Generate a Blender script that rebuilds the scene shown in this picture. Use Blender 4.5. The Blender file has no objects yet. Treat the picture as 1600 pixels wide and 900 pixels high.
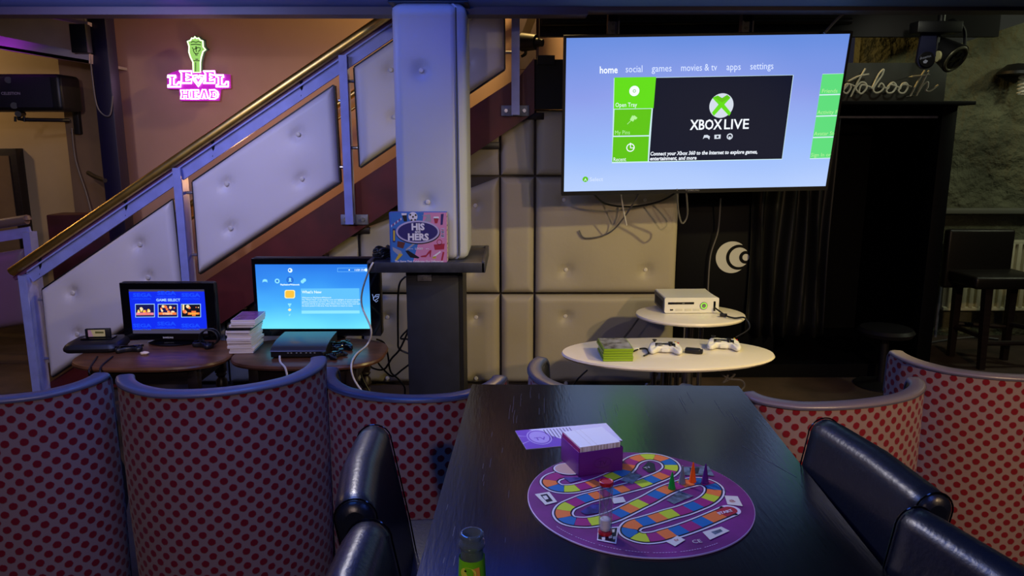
import bpy, bmesh, math, random
from mathutils import Vector, Matrix
random.seed(7)
PI = math.pi
sc = bpy.context.scene
COL = sc.collection

# ------------------------------------------------------------------ camera
F = 1164.0
PITCH = math.radians(11.0)
CH = 1.5
cp, sp = math.cos(PITCH), math.sin(PITCH)
cam_d = bpy.data.cameras.new('camera')
cam_d.sensor_width = 36.0
cam_d.lens = 36.0 * F / 1600.0
cam_d.clip_start = 0.02
cam = bpy.data.objects.new('camera', cam_d)
cam.location = (0, 0, CH)
cam.rotation_euler = (PI / 2 - PITCH, 0, 0)
COL.objects.link(cam)
sc.camera = cam

# ------------------------------------------------------------------ view + world + lights
sc.view_settings.view_transform = 'Standard'
sc.view_settings.look = 'None'
sc.view_settings.gamma = 1.0
sc.view_settings.use_curve_mapping = False
sc.view_settings.exposure = 0.12

w = bpy.data.worlds.new('world')
w.use_nodes = True
w.node_tree.nodes['Background'].inputs[0].default_value = (0.30, 0.30, 0.48, 1)
w.node_tree.nodes['Background'].inputs[1].default_value = 0.035
sc.world = w


def lamp(name, kind, loc, energy, color, target=None, size=0.1, size_y=None, spot=60, blend=0.5):
    d = bpy.data.lights.new(name, kind)
    d.energy = energy
    d.color = color
    if kind == 'AREA':
        d.size = size
        if size_y:
            d.shape = 'RECTANGLE'
            d.size_y = size_y
    else:
        d.shadow_soft_size = size
    if kind == 'SPOT':
        d.spot_size = math.radians(spot)
        d.spot_blend = blend
    o = bpy.data.objects.new(name, d)
    o.location = loc
    if target is not None:
        o.rotation_euler = (Vector(target) - Vector(loc)).to_track_quat('-Z', 'Y').to_euler()
    COL.objects.link(o)
    return o


WARM = (1.0, 0.79, 0.30)
lamp('warm_stage_spot', 'SPOT', (2.1, 2.4, 2.07), 120, WARM, (0.45, 4.0, 0.45), 0.035, spot=74, blend=0.6)
lamp('warm_room_lamp', 'SPOT', (2.0, 0.2, 2.08), 150, (1.0, 0.67, 0.36), (1.5, 2.6, 0.5), 0.05, spot=75, blend=0.8)
lamp('warm_wall_spot', 'SPOT', (1.3, 1.0, 2.07), 34, (1.0, 0.84, 0.46), (0.3, 4.5, 0.7), 0.02, spot=42, blend=0.7)
lamp('warm_left_lamp', 'SPOT', (-0.7, -0.9, 2.08), 60, (1.0, 0.74, 0.66), (-1.3, 2.5, 0.3), 0.06, spot=90, blend=0.8)
lamp('blue_ceiling_strip', 'AREA', (-0.6, 1.5, 2.08), 20, (0.05, 0.20, 1.0), (-0.6, 1.3, 0), 0.5, 1.8)
lamp('blue_ceiling_strip_right', 'AREA', (0.9, 0.9, 2.08), 6, (0.08, 0.2, 1.0), (0.9, 1.2, 0), 0.3, 1.0)
lamp('blue_stair_wash', 'AREA', (-1.7, 3.1, 2.05), 10, (0.38, 0.44, 1.0), (-1.8, 4.5, 0.9), 0.9, 0.2)
lamp('blue_ceiling_uplight', 'AREA', (-1.25, 3.25, 2.07), 22, (0.01, 0.13, 1.0), (-1.25, 3.2505, 3), 2.9, 0.12)
lamp('booth_sign_fill', 'SPOT', (2.2, 4.1, 2.25), 3.0, (1.0, 1.0, 0.8), (2.3, 4.66, 1.85), 0.03, spot=95, blend=1)  # added fill without a fitting, brightens the unlit booth lettering
lamp('cool_table_spot', 'SPOT', (-0.75, 2.75, 2.05), 72, (1.0, 0.94, 0.97), (0.17, 1.5, 0.75), 0.05, spot=44, blend=0.8)
lamp('pale_column_lamp', 'SPOT', (-0.9, 1.6, 2.05), 13, (0.72, 0.82, 0.95), (-0.75, 4.2, 1.3), 0.06, spot=58, blend=0.8)
lamp('white_stair_lamp', 'SPOT', (-1.6, 1.6, 2.08), 62, (1.0, 0.82, 0.76), (-2.2, 4.4, 0.9), 0.05, spot=60, blend=0.7)
lamp('magenta_sign_glow', 'POINT', (-2.35, 5.15, 2.05), 0.5, (1.0, 0.08, 0.95), None, 0.08)
lamp('purple_corner_lamp', 'SPOT', (-3.45, 4.93, 1.84), 10, (0.62, 0.05, 1.0), (-3.45, 5.15, 2.4), 0.05, spot=112, blend=0.8)
lamp('purple_rail_lamp', 'SPOT', (-4.3, 4.4, 0.9), 5, (0.8, 0.05, 0.9), (-3.6, 5.0, 0.6), 0.05, spot=60, blend=1)
lamp('magenta_fascia_lamp', 'SPOT', (-1.5, 3.35, 2.02), 1.6, (1.0, 0.05, 0.8), (-1.56, 3.72, 2.10), 0.02, spot=50, blend=.9)
lamp('amber_landing_lamp', 'POINT', (0.1, 5.0, 3.15), 110, (1.0, 0.66, 0.22), None, 0.06)
lamp('amber_stair_lamp', 'POINT', (-1.6, 4.95, 1.25), 7.0, (1.0, 0.50, 0.24), None, 0.06)
lamp('amber_corridor_lamp', 'POINT', (-4.9, 5.4, 2.3), 20, (1.0, 0.66, 0.34), None, 0.08)
lamp('side_room_lamp', 'POINT', (4.6, 4.3, 2.6), 36, (0.86, 0.92, 0.62), None, 0.10)
lamp('bar_room_lamp', 'AREA', (3.4, 4.7, 2.4), 3, (0.8, 0.86, 0.7), (3.6, 5.4, 0.2), 0.4, 0.4)


# ------------------------------------------------------------------ pixel rays
def ray(px, py):
    a = (py - 450.0) / F
    return Vector(((px - 800.0) / F, cp - a * sp, -sp - a * cp))


def PY(px, py, Y):
    r = ray(px, py)
    t = Y / r.y
    return Vector((r.x * t, Y, CH + r.z * t))


def PZ(px, py, z):
    r = ray(px, py)
    t = (z - CH) / r.z
    return Vector((r.x * t, r.y * t, z))


class Plane:
    def __init__(s, o, u, v):
        s.o, s.u, s.v = Vector(o), Vector(u).normalized(), Vector(v).normalized()
        s.n = s.u.cross(s.v).normalized()
        if s.n.dot(Vector((0, 0, CH)) - s.o) < 0:
            s.n = -s.n

    def loc(s, px, py):
        r = ray(px, py)
        c = Vector((0, 0, CH))
        t = (s.o - c).dot(s.n) / r.dot(s.n)
        h = c + r * t - s.o
        return (h.dot(s.u), h.dot(s.v))

    def pt(s, a, b, off=0.0):
        return s.o + s.u * a + s.v * b + s.n * off

    def hit(s, px, py, off=0.0):
        a, b = s.loc(px, py)
        return s.pt(a, b, off)


def vplane(Y, rz=0.0, x0=0.0):
    return Plane((x0, Y, 0), (math.cos(rz), math.sin(rz), 0), (0, 0, 1))


def hplane(z):
    return Plane((0, 0, z), (1, 0, 0), (0, 1, 0))


# ------------------------------------------------------------------ materials
def lin(c):
    c = c / 255.0
    return c / 12.92 if c <= 0.04045 else ((c + 0.055) / 1.055) ** 2.4


def rgb(r, g, b):
    return (lin(r), lin(g), lin(b), 1)


MATS = {}


def mat(name, col, rough=0.5, metal=0.0, spec=0.5, noise=None, bump=None, coat=0.0, emit=None, trans=0.0, ior=1.45, sheen=0.0):
    """noise=(scale, amount, (sx,sy,sz)), bump=(scale, strength, dist, (sx,sy,sz))"""
    if name in MATS:
        return MATS[name]
    m = bpy.data.materials.new(name)
    m.use_nodes = True
    nt = m.node_tree
    b = nt.nodes['Principled BSDF']
    b.inputs['Base Color'].default_value = col
    b.inputs['Roughness'].default_value = rough
    b.inputs['Metallic'].default_value = metal
    b.inputs['Specular IOR Level'].default_value = spec
    b.inputs['Coat Weight'].default_value = coat
    b.inputs['Transmission Weight'].default_value = trans
    b.inputs['IOR'].default_value = ior
    b.inputs['Sheen Weight'].default_value = sheen
    if emit:
        b.inputs['Emission Color'].default_value = emit[0]
        b.inputs['Emission Strength'].default_value = emit[1]
    tc = None
    if noise or bump:
        tc = nt.nodes.new('ShaderNodeTexCoord')

    def nz(scale, st, detail=4):
        mp = nt.nodes.new('ShaderNodeMapping')
        mp.inputs['Scale'].default_value = st
        n = nt.nodes.new('ShaderNodeTexNoise')
        n.inputs['Scale'].default_value = scale
        n.inputs['Detail'].default_value = detail
        nt.links.new(tc.outputs['Object'], mp.inputs[0])
        nt.links.new(mp.outputs[0], n.inputs['Vector'])
        return n
    if noise:
        n = nz(noise[0], noise[2] if len(noise) > 2 else (1, 1, 1))
        rp = nt.nodes.new('ShaderNodeMapRange')
        rp.inputs[1].default_value = 0.3
        rp.inputs[2].default_value = 0.7
        rp.inputs[3].default_value = 1 - noise[1]
        rp.inputs[4].default_value = 1 + noise[1]
        nt.links.new(n.outputs[0], rp.inputs[0])
        mx = nt.nodes.new('ShaderNodeVectorMath')
        mx.operation = 'SCALE'
        mx.inputs[0].default_value = col[:3]
        nt.links.new(rp.outputs[0], mx.inputs['Scale'])
        nt.links.new(mx.outputs[0], b.inputs['Base Color'])
    if bump:
        n = nz(bump[0], bump[3] if len(bump) > 3 else (1, 1, 1), 6)
        bp = nt.nodes.new('ShaderNodeBump')
        bp.inputs['Strength'].default_value = bump[1]
        bp.inputs['Distance'].default_value = bump[2]
        nt.links.new(n.outputs[0], bp.inputs['Height'])
        nt.links.new(bp.outputs[0], b.inputs['Normal'])
    MATS[name] = m
    return m


def glow(name, col, strength=1.0):
    if name in MATS:
        return MATS[name]
    m = bpy.data.materials.new(name)
    m.use_nodes = True
    nt = m.node_tree
    b = nt.nodes['Principled BSDF']
    b.inputs['Base Color'].default_value = (0.01, 0.01, 0.01, 1)
    b.inputs['Roughness'].default_value = 0.3
    b.inputs['Specular IOR Level'].default_value = .08
    b.inputs['Emission Color'].default_value = col
    b.inputs['Emission Strength'].default_value = strength
    MATS[name] = m
    return m


def glow_grad(name, stops, axis='UV', strength=1.0, noise=0.0):
    """a lit screen whose picture is a vertical gradient (uv.y)"""
    m = bpy.data.materials.new(name)
    m.use_nodes = True
    nt = m.node_tree
    b = nt.nodes['Principled BSDF']
    b.inputs['Base Color'].default_value = (0.01, 0.01, 0.01, 1)
    b.inputs['Roughness'].default_value = 0.35
    tc = nt.nodes.new('ShaderNodeTexCoord')
    sx = nt.nodes.new('ShaderNodeSeparateXYZ')
    nt.links.new(tc.outputs['UV'], sx.inputs[0])
    cr = nt.nodes.new('ShaderNodeValToRGB')
    n = nt.nodes.new('ShaderNodeTexNoise')
    n.inputs['Scale'].default_value = 2.2
    n.inputs['Detail'].default_value = 1.0
    nt.links.new(tc.outputs['UV'], n.inputs['Vector'])
    ma = nt.nodes.new('ShaderNodeMath')
    ma.operation = 'MULTIPLY_ADD'
    nt.links.new(n.outputs[0], ma.inputs[0])
    ma.inputs[1].default_value = noise
    nt.links.new(sx.outputs[1], ma.inputs[2])
    ma2 = nt.nodes.new('ShaderNodeMath')
    ma2.operation = 'SUBTRACT'
    nt.links.new(ma.outputs[0], ma2.inputs[0])
    ma2.inputs[1].default_value = noise * 0.5
    nt.links.new(ma2.outputs[0], cr.inputs[0])
    e = cr.color_ramp.elements
    e[0].position, e[0].color = stops[0]
    e[1].position, e[1].color = stops[-1]
    for p, c in stops[1:-1]:
        k = e.new(p)
        k.color = c
    nt.links.new(cr.outputs[0], b.inputs['Emission Color'])
    b.inputs['Emission Strength'].default_value = strength
    MATS[name] = m
    return m


def dotted(name, ground, dot, p=0.049, r=0.238):
    m = bpy.data.materials.new(name)
    m.use_nodes = True
    nt = m.node_tree
    b = nt.nodes['Principled BSDF']
    b.inputs['Roughness'].default_value = 0.85
    b.inputs['Sheen Weight'].default_value = 0.15
    b.inputs['Specular IOR Level'].default_value = 0.15
    tc = nt.nodes.new('ShaderNodeTexCoord')
    # slight weave wobble
    nn = nt.nodes.new('ShaderNodeTexNoise')
    nn.inputs['Scale'].default_value = 160
    nt.links.new(tc.outputs['UV'], nn.inputs['Vector'])
    sub = nt.nodes.new('ShaderNodeVectorMath')
    sub.operation = 'MULTIPLY_ADD'
    nt.links.new(nn.outputs['Color'], sub.inputs[0])
    sub.inputs[1].default_value = (0.004, 0.004, 0)
    nt.links.new(tc.outputs['UV'], sub.inputs[2])
    sc_ = nt.nodes.new('ShaderNodeVectorMath')
    sc_.operation = 'SCALE'
    sc_.inputs['Scale'].default_value = 1 / p
    nt.links.new(sub.outputs[0], sc_.inputs[0])

    def grid(off):
        a = nt.nodes.new('ShaderNodeVectorMath'); a.operation = 'ADD'
        a.inputs[1].default_value = (off, off, 0)
        nt.links.new(sc_.outputs[0], a.inputs[0])
        f = nt.nodes.new('ShaderNodeVectorMath'); f.operation = 'FRACTION'
        nt.links.new(a.outputs[0], f.inputs[0])
        s = nt.nodes.new('ShaderNodeVectorMath'); s.operation = 'SUBTRACT'
        s.inputs[1].default_value = (0.5, 0.5, 0)
        nt.links.new(f.outputs[0], s.inputs[0])
        k = nt.nodes.new('ShaderNodeVectorMath'); k.operation = 'MULTIPLY'
        k.inputs[1].default_value = (1, 1, 0)
        nt.links.new(s.outputs[0], k.inputs[0])
        l = nt.nodes.new('ShaderNodeVectorMath'); l.operation = 'LENGTH'
        nt.links.new(k.outputs[0], l.inputs[0])
        return l
    g1, g2 = grid(0.0), grid(0.5)
    mn = nt.nodes.new('ShaderNodeMath'); mn.operation = 'MINIMUM'
    nt.links.new(g1.outputs['Value'], mn.inputs[0])
    nt.links.new(g2.outputs['Value'], mn.inputs[1])
    mr = nt.nodes.new('ShaderNodeMapRange')
    mr.inputs[1].default_value = r - 0.025
    mr.inputs[2].default_value = r + 0.025
    nt.links.new(mn.outputs[0], mr.inputs[0])
    mx = nt.nodes.new('ShaderNodeMix')
    mx.data_type = 'RGBA'
    nt.links.new(mr.outputs[0], mx.inputs[0])
    mx.inputs[6].default_value = dot
    mx.inputs[7].default_value = ground
    nt.links.new(mx.outputs[2], b.inputs['Base Color'])
    bp = nt.nodes.new('ShaderNodeBump')
    bp.inputs['Strength'].default_value = 0.5
    bp.inputs['Distance'].default_value = 0.002
    bp.invert = True
    nt.links.new(mr.outputs[0], bp.inputs['Height'])
    nt.links.new(bp.outputs[0], b.inputs['Normal'])
    MATS[name] = m
    return m


M = {}
M['fabric'] = dotted('dotted_fabric', rgb(140, 118, 112), rgb(118, 14, 26))
M['rimcloth'] = mat('rim_piping', rgb(84, 80, 92), 0.6, bump=(300, 0.3, 0.001))
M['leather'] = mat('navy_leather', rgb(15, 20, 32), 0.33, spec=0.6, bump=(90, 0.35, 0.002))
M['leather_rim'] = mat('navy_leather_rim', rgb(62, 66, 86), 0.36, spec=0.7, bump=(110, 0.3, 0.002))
M['lit_rim'] = mat('lit_rim_leather', rgb(120, 112, 118), 0.34, spec=0.7, bump=(110, 0.3, 0.002))  # lighter copy of the rim leather; lamp highlights put into its colour
M['white_leather'] = mat('white_vinyl', rgb(205, 200, 205), 0.42, spec=0.4, bump=(7, 0.25, 0.01))
M['wall_leather'] = mat('cream_vinyl', rgb(162, 154, 136), 0.45, spec=0.4, bump=(5, 0.45, 0.012))
M['button'] = mat('vinyl_button', rgb(200, 195, 190), 0.35)
M['black'] = mat('black_paint', rgb(16, 16, 20), 0.5)
M['blackgloss'] = mat('black_gloss_plastic', rgb(8, 8, 12), 0.12, spec=0.6)
M['blackplastic'] = mat('black_matt_plastic', rgb(20, 20, 24), 0.42)
M['rail'] = mat('painted_rail_steel', rgb(138, 146, 208), 0.42, spec=0.5, noise=(12, 0.12))
M['steel'] = mat('brushed_steel', rgb(170, 170, 175), 0.3, metal=0.9)
M['bracket'] = mat('grey_bracket', rgb(120, 122, 138), 0.5, metal=0.3, noise=(30, 0.2))
M['chrome'] = mat('chrome', rgb(190, 190, 190), 0.12, metal=1.0)
M['brass'] = mat('polished_brass', rgb(248, 206, 110), 0.36, metal=1.0, noise=(14, 0.15))
M['red_stringer'] = mat('dark_red_paint', rgb(82, 22, 24), 0.5, noise=(6, 0.25))
M['darkwood'] = mat('dark_stained_wood', rgb(34, 26, 26), 0.4, noise=(10, 0.3, (1, 1, 6)))
M['oldwood'] = mat('worn_brown_wood', rgb(92, 58, 38), 0.32, noise=(9, 0.35, (1, 6, 1)), bump=(40, 0.25, 0.001, (1, 8, 1)))
M['white_lam'] = mat('white_laminate', rgb(232, 224, 205), 0.28, spec=0.5)
M['white_plastic'] = mat('white_plastic', rgb(225, 225, 218), 0.35)
M['grey_plastic'] = mat('grey_plastic', rgb(120, 122, 120), 0.4)
M['dark_navy'] = mat('dark_navy_paint', rgb(30, 34, 48), 0.55, noise=(14, 0.2))
M['shelfpaint'] = mat('worn_shelf_paint', rgb(44, 46, 56), 0.45, noise=(20, 0.35))
M['cable'] = mat('black_cable', rgb(14, 14, 16), 0.45)
M['cable_white'] = mat('white_cable', rgb(200, 196, 196), 0.5)
M['cable_grey'] = mat('grey_cable', rgb(96, 94, 96), 0.5)


# ------------------------------------------------------------------ mesh builder
class MB:
    def __init__(s):
        s.v, s.f, s.m, s.uv = [], [], [], {}

    def add(s, vs, fs, mi=0, uvs=None):
        o = len(s.v)
        s.v += [Vector(p) for p in vs]
        for k, f in enumerate(fs):
            if uvs:
                s.uv[len(s.f)] = [uvs[i] for i in f]
            s.f.append([i + o for i in f])
            s.m.append(mi)
        return s

    def box(s, x0, x1, y0, y1, z0, z1, mi=0, bev=0.0, seg=2, xf=None):
        bm = bmesh.new()
        bmesh.ops.create_cube(bm, size=1)
        for v in bm.verts:
            v.co = Vector(((x0 + x1) / 2 + v.co.x * (x1 - x0), (y0 + y1) / 2 + v.co.y * (y1 - y0), (z0 + z1) / 2 + v.co.z * (z1 - z0)))
        if bev > 0:
            bmesh.ops.bevel(bm, geom=bm.edges[:], offset=bev, segments=seg, affect='EDGES', profile=0.5)
        s.frombm(bm, mi, xf)
        return s

    def frombm(s, bm, mi=0, xf=None):
        bm.verts.index_update()
        vs = [(xf @ v.co) if xf is not None else v.co.copy() for v in bm.verts]
        s.add(vs, [[v.index for v in f.verts] for f in bm.faces], mi)
        bm.free()

    def cyl(s, p0, p1, r0, r1=None, seg=16, mi=0, cap=True):
        p0, p1 = Vector(p0), Vector(p1)
        if r1 is None:
            r1 = r0
        d = (p1 - p0).normalized()
        a = d.orthogonal().normalized()
        b = d.cross(a)
        vs = []
        for p, r in ((p0, r0), (p1, r1)):
            for k in range(seg):
                t = 2 * PI * k / seg
                vs.append(p + a * math.cos(t) * r + b * math.sin(t) * r)
        fs = [[k, (k + 1) % seg, seg + (k + 1) % seg, seg + k] for k in range(seg)]
        if cap:
            fs += [list(range(seg))[::-1], list(range(seg, 2 * seg))]
        return s.add(vs, fs, mi)

    def lathe(s, prof, c=(0, 0, 0), seg=24, mi=0, sx=1.0, sy=1.0, xf=None):
        c = Vector(c)
        vs = []
        for r, z in prof:
            for k in range(seg):
                t = 2 * PI * k / seg
                p = c + Vector((math.cos(t) * r * sx, math.sin(t) * r * sy, z))
                vs.append(xf @ p if xf is not None else p)
        fs = []
        for i in range(len(prof) - 1):
            for k in range(seg):
                a, b = i * seg + k, i * seg + (k + 1) % seg
                fs.append([a, b, b + seg, a + seg])
        if prof[0][0] > 1e-5:
            fs.append(list(range(seg))[::-1])
        if prof[-1][0] > 1e-5:
            fs.append(list(range((len(prof) - 1) * seg, len(prof) * seg)))
        return s.add(vs, fs, mi)

    def tube(s, pts, r, seg=8, mi=0, smooth=True, closed=False, sub=6):
        pts = [Vector(p) for p in pts]
        if smooth and len(pts) > 2:
            pts = crom(pts, sub, closed)
        n = len(pts)
        vs = []
        nrm = None
        for i, p in enumerate(pts):
            if closed:
                d = pts[(i + 1) % n] - pts[i - 1]
            else:
                d = pts[min(i + 1, n - 1)] - pts[max(i - 1, 0)]
            if d.length < 1e-9:
                d = Vector((0, 0, 1))
            d.normalize()
            if nrm is None:
                nrm = d.orthogonal().normalized()
            nrm = (nrm - d * nrm.dot(d))
            nrm = nrm.normalized() if nrm.length > 1e-6 else d.orthogonal().normalized()
            b = d.cross(nrm)
            for k in range(seg):
                t = 2 * PI * k / seg
                vs.append(p + nrm * math.cos(t) * r + b * math.sin(t) * r)
        fs = []
        for i in range(n if closed else n - 1):
            for k in range(seg):
                a, b_ = i * seg + k, i * seg + (k + 1) % seg
                a2, b2 = ((i + 1) % n) * seg + k, ((i + 1) % n) * seg + (k + 1) % seg
                fs.append([a, b_, b2, a2])
        if not closed:
            fs += [list(range(seg))[::-1], list(range((n - 1) * seg, n * seg))]
        return s.add(vs, fs, mi)

    def prism(s, pts, d, mi=0):
        """pts: planar loop of 3D points, d: extrusion vector"""
        n = len(pts)
        pts = [Vector(p) for p in pts]
        d = Vector(d)
        vs = pts + [p + d for p in pts]
        fs = [list(range(n))[::-1], list(range(n, 2 * n))] + [[k, (k + 1) % n, n + (k + 1) % n, n + k] for k in range(n)]
        return s.add(vs, fs, mi)

    def poly(s, pl, pxs, off=0.0004, mi=0, uv=None):
        s.add([pl.hit(x, y, off) for x, y in pxs], [list(range(len(pxs)))], mi, uv)
        return s

    def polyl(s, pl, ab, off=0.0004, mi=0):
        s.add([pl.pt(a, b, off) for a, b in ab], [list(range(len(ab)))], mi)
        return s

    def disc(s, pl, px, py, r, off=0.0005, mi=0, ry=None, seg=24):
        a, b = pl.loc(px, py)
        ry = ry or r
        return s.polyl(pl, [(a + r * math.cos(2 * PI * k / seg), b + ry * math.sin(2 * PI * k / seg)) for k in range(seg)], off, mi)

    def ring(s, pl, px, py, r, wd, off=0.0005, mi=0, ry=None, seg=28):
        a, b = pl.loc(px, py)
        ry = ry or r
        vs = []
        for k in range(seg):
            t = 2 * PI * k / seg
            vs.append(pl.pt(a + r * math.cos(t), b + ry * math.sin(t), off))
            vs.append(pl.pt(a + (r - wd) * math.cos(t), b + (ry - wd) * math.sin(t), off))
        return s.add(vs, [[2 * k, 2 * ((k + 1) % seg), 2 * ((k + 1) % seg) + 1, 2 * k + 1] for k in range(seg)], mi)

    def line(s, pl, pxs, wd, off=0.0005, mi=0, closed=False):
        ab = [pl.loc(x, y) for x, y in pxs]
        return s.ribbon([pl.pt(a, b, off) for a, b in ab], wd, pl.n, mi, closed)

    def ribbon(s, P, wd, n, mi=0, closed=False):
        N = len(P)
        vs = []
        for i, p in enumerate(P):
            if closed:
                d = P[(i + 1) % N] - P[i - 1]
            else:
                d = P[min(i + 1, N - 1)] - P[max(0, i - 1)]
            q = d.cross(n).normalized() * wd / 2
            vs += [p + q, p - q]
        rng = range(N if closed else N - 1)
        return s.add(vs, [[2 * i, 2 * ((i + 1) % N), 2 * ((i + 1) % N) + 1, 2 * i + 1] for i in rng], mi)

    def text(s, txt, pl, px, py, size, off=0.0006, mi=0, align='LEFT', bold=0.0, shear=0.0, ang=0.0, depth=0.0, xs=1.0, u=None, v=None):
        vs, fs = text_mesh(txt, align, bold, shear, depth)
        a, b = pl.loc(px, py)
        u_ = (pl.u * math.cos(ang) + pl.v * math.sin(ang)) if u is None else u
        v_ = (-pl.u * math.sin(ang) + pl.v * math.cos(ang)) if v is None else v
        o = pl.pt(a, b, off)
        s.add([o + u_ * (p[0] * size * xs) + v_ * (p[1] * size) + pl.n * (p[2] * size) for p in vs], fs, mi)
        return s

    def fit(s, txt, pl, px0, px1, py0, py1, hpx, off=0.003, mi=0, bold=0.0, shear=0.0):
        """text whose ink spans px0..px1 along a baseline from py0 to py1, x-height scale hpx (font size in px)"""
        vs, fs = text_mesh(txt, 'LEFT', bold, shear, 0.0)
        xa, xb = min(p[0] for p in vs), max(p[0] for p in vs)
        A, B = pl.hit(px0, py0, off), pl.hit(px1, py1, off)
        U = (B - A) / (xb - xa)
        V = (pl.hit(px0, py0 - hpx, off) - A)
        s.add([A + U * (p[0] - xa) + V * p[1] for p in vs], fs, mi)
        return s

    def build(s, name, mats, parent=None, world=False, smooth=35, base=False):
        if not isinstance(mats, (list, tuple)):
            mats = [mats]
        me = bpy.data.meshes.new(name)
        vs = s.v
        loc = Vector((0, 0, 0))
        if world and parent is not None:
            mi = root_matrix(parent).inverted()
            vs = [mi @ p for p in vs]
        if parent is None and world:
            xs = [p.x for p in vs]; ys = [p.y for p in vs]; zs = [p.z for p in vs]
            loc = Vector(((min(xs) + max(xs)) / 2, (min(ys) + max(ys)) / 2, min(zs)))
            vs = [p - loc for p in vs]
        me.from_pydata([tuple(p) for p in vs], [], s.f)
        for mm in mats:
            me.materials.append(mm)
        for i, p in enumerate(me.polygons):
            p.material_index = s.m[i]
            p.use_smooth = smooth > 0
        if s.uv:
            ul = me.uv_layers.new(name='UVMap')
            for fi, us in s.uv.items():
                p = me.polygons[fi]
                for k, li in enumerate(p.loop_indices):
                    ul.data[li].uv = us[k]
        me.validate()
        if smooth > 0:
            me.set_sharp_from_angle(angle=math.radians(smooth))
        me.update()
        o = bpy.data.objects.new(name, me)
        o.location = loc
        COL.objects.link(o)
        if parent is not None:
            o.parent = parent
        return o


def root_matrix(o):
    m = Matrix.LocRotScale(o.location, o.rotation_euler, None)
    return root_matrix(o.parent) @ m if o.parent else m


def crom(pts, sub=6, closed=False):
    n = len(pts)
    out = []
    for i in range(n if closed else n - 1):
        if closed:
            p0, p1, p2, p3 = pts[i - 1], pts[i], pts[(i + 1) % n], pts[(i + 2) % n]
        else:
            p0, p1, p2, p3 = pts[max(i - 1, 0)], pts[i], pts[i + 1], pts[min(i + 2, n - 1)]
        for k in range(sub):
            t = k / sub
            out.append(0.5 * ((2 * p1) + (p2 - p0) * t + (2 * p0 - 5 * p1 + 4 * p2 - p3) * t * t + (3 * p1 - p0 - 3 * p2 + p3) * t ** 3))
    if not closed:
        out.append(pts[-1])
    return out


_tc = {}


def text_mesh(txt, align, bold, shear, depth):
    key = (txt, align, bold, shear, depth)
    if key not in _tc:
        c = bpy.data.curves.new('t', 'FONT')
        c.body = txt
        c.size = 1.0
        c.align_x = align
        c.offset = bold
        c.shear = shear
        c.extrude = depth
        c.resolution_u = 2
        o = bpy.data.objects.new('t', c)
        COL.objects.link(o)
        dg = bpy.context.evaluated_depsgraph_get()
        me = bpy.data.meshes.new_from_object(o.evaluated_get(dg))
        vs = [tuple(v.co) for v in me.vertices]
        fs = [list(p.vertices) for p in me.polygons]
        bpy.data.objects.remove(o)
        bpy.data.curves.remove(c)
        bpy.data.meshes.remove(me)
        _tc[key] = (vs, fs)
    return _tc[key]


def tag(o, label=None, cat=None, group=None, kind=None):
    if label:
        o['label'] = label
    if cat:
        o['category'] = cat
    if group:
        o['group'] = group
    if kind:
        o['kind'] = kind
    return o


def thing(name, label, cat, loc=(0, 0, 0), rz=0.0, group=None):
    o = bpy.data.objects.new(name, None)
    o.empty_display_size = 0.1
    COL.objects.link(o)
    o.location = loc
    o.rotation_euler = (0, 0, rz)
    return tag(o, label, cat, group)


def struct(name, mb, mats, label=None, smooth=30):
    o = mb.build(name, mats, None, True, smooth)
    o['kind'] = 'structure'
    if label:
        o['label'] = label
        o['category'] = name.split('_')[0]
    return o


# ================================================================== SETTING
M['carpet'] = mat('brown_floor', rgb(66, 52, 44), 0.8, noise=(5, 0.35), bump=(60, 0.3, 0.004))
M['ceil'] = mat('ceiling_bluelit_paint', rgb(84, 100, 140), 0.6)  # part of the blue light on the ceiling is put into its colour
M['mauve'] = mat('mauve_wall_paint', rgb(176, 144, 128), 0.8, noise=(1.2, 0.12))
M['beige'] = mat('beige_wall_paint', rgb(190, 168, 130), 0.8, noise=(1.5, 0.1))
M['brownwall'] = mat('brown_wall_paint', rgb(120, 98, 72), 0.8, noise=(3, 0.2))
M['yellow'] = mat('yellow_wall_paint', rgb(225, 195, 120), 0.8)
M['dark'] = mat('matt_black_board', rgb(12, 12, 18), 0.75)
M['plaster'] = mat('rough_grey_plaster', rgb(94, 95, 74), 0.85, noise=(2.2, 0.6), bump=(9, 1.0, 0.08))

mb = MB(); mb.box(-7, 7, -2.5, 7.2, -0.1, 0.0)
struct('floor', mb, M['carpet'], 'dark brown floor across the bar')
mb = MB(); mb.box(-7, 7, -2.5, 3.72, 2.135, 2.3)
struct('ceiling', mb, M['ceil'], 'low blue-lit ceiling above the dining table')
mb = MB(); mb.box(-7, 0.36, 3.72, 3.84, 2.10, 2.3)
mb.box(0.36, 7, 3.72, 3.84, 2.118, 2.3)
struct('trim_1', mb, mat('fascia_paint', rgb(70, 58, 66), 0.5), 'purple-lit fascia along the ceiling edge')
mb = MB(); mb.box(-7, 7, 3.84, 7.2, 3.3, 3.4)
struct('ceiling_upper', mb, M['dark'], 'dark high ceiling above the staircase')
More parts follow.
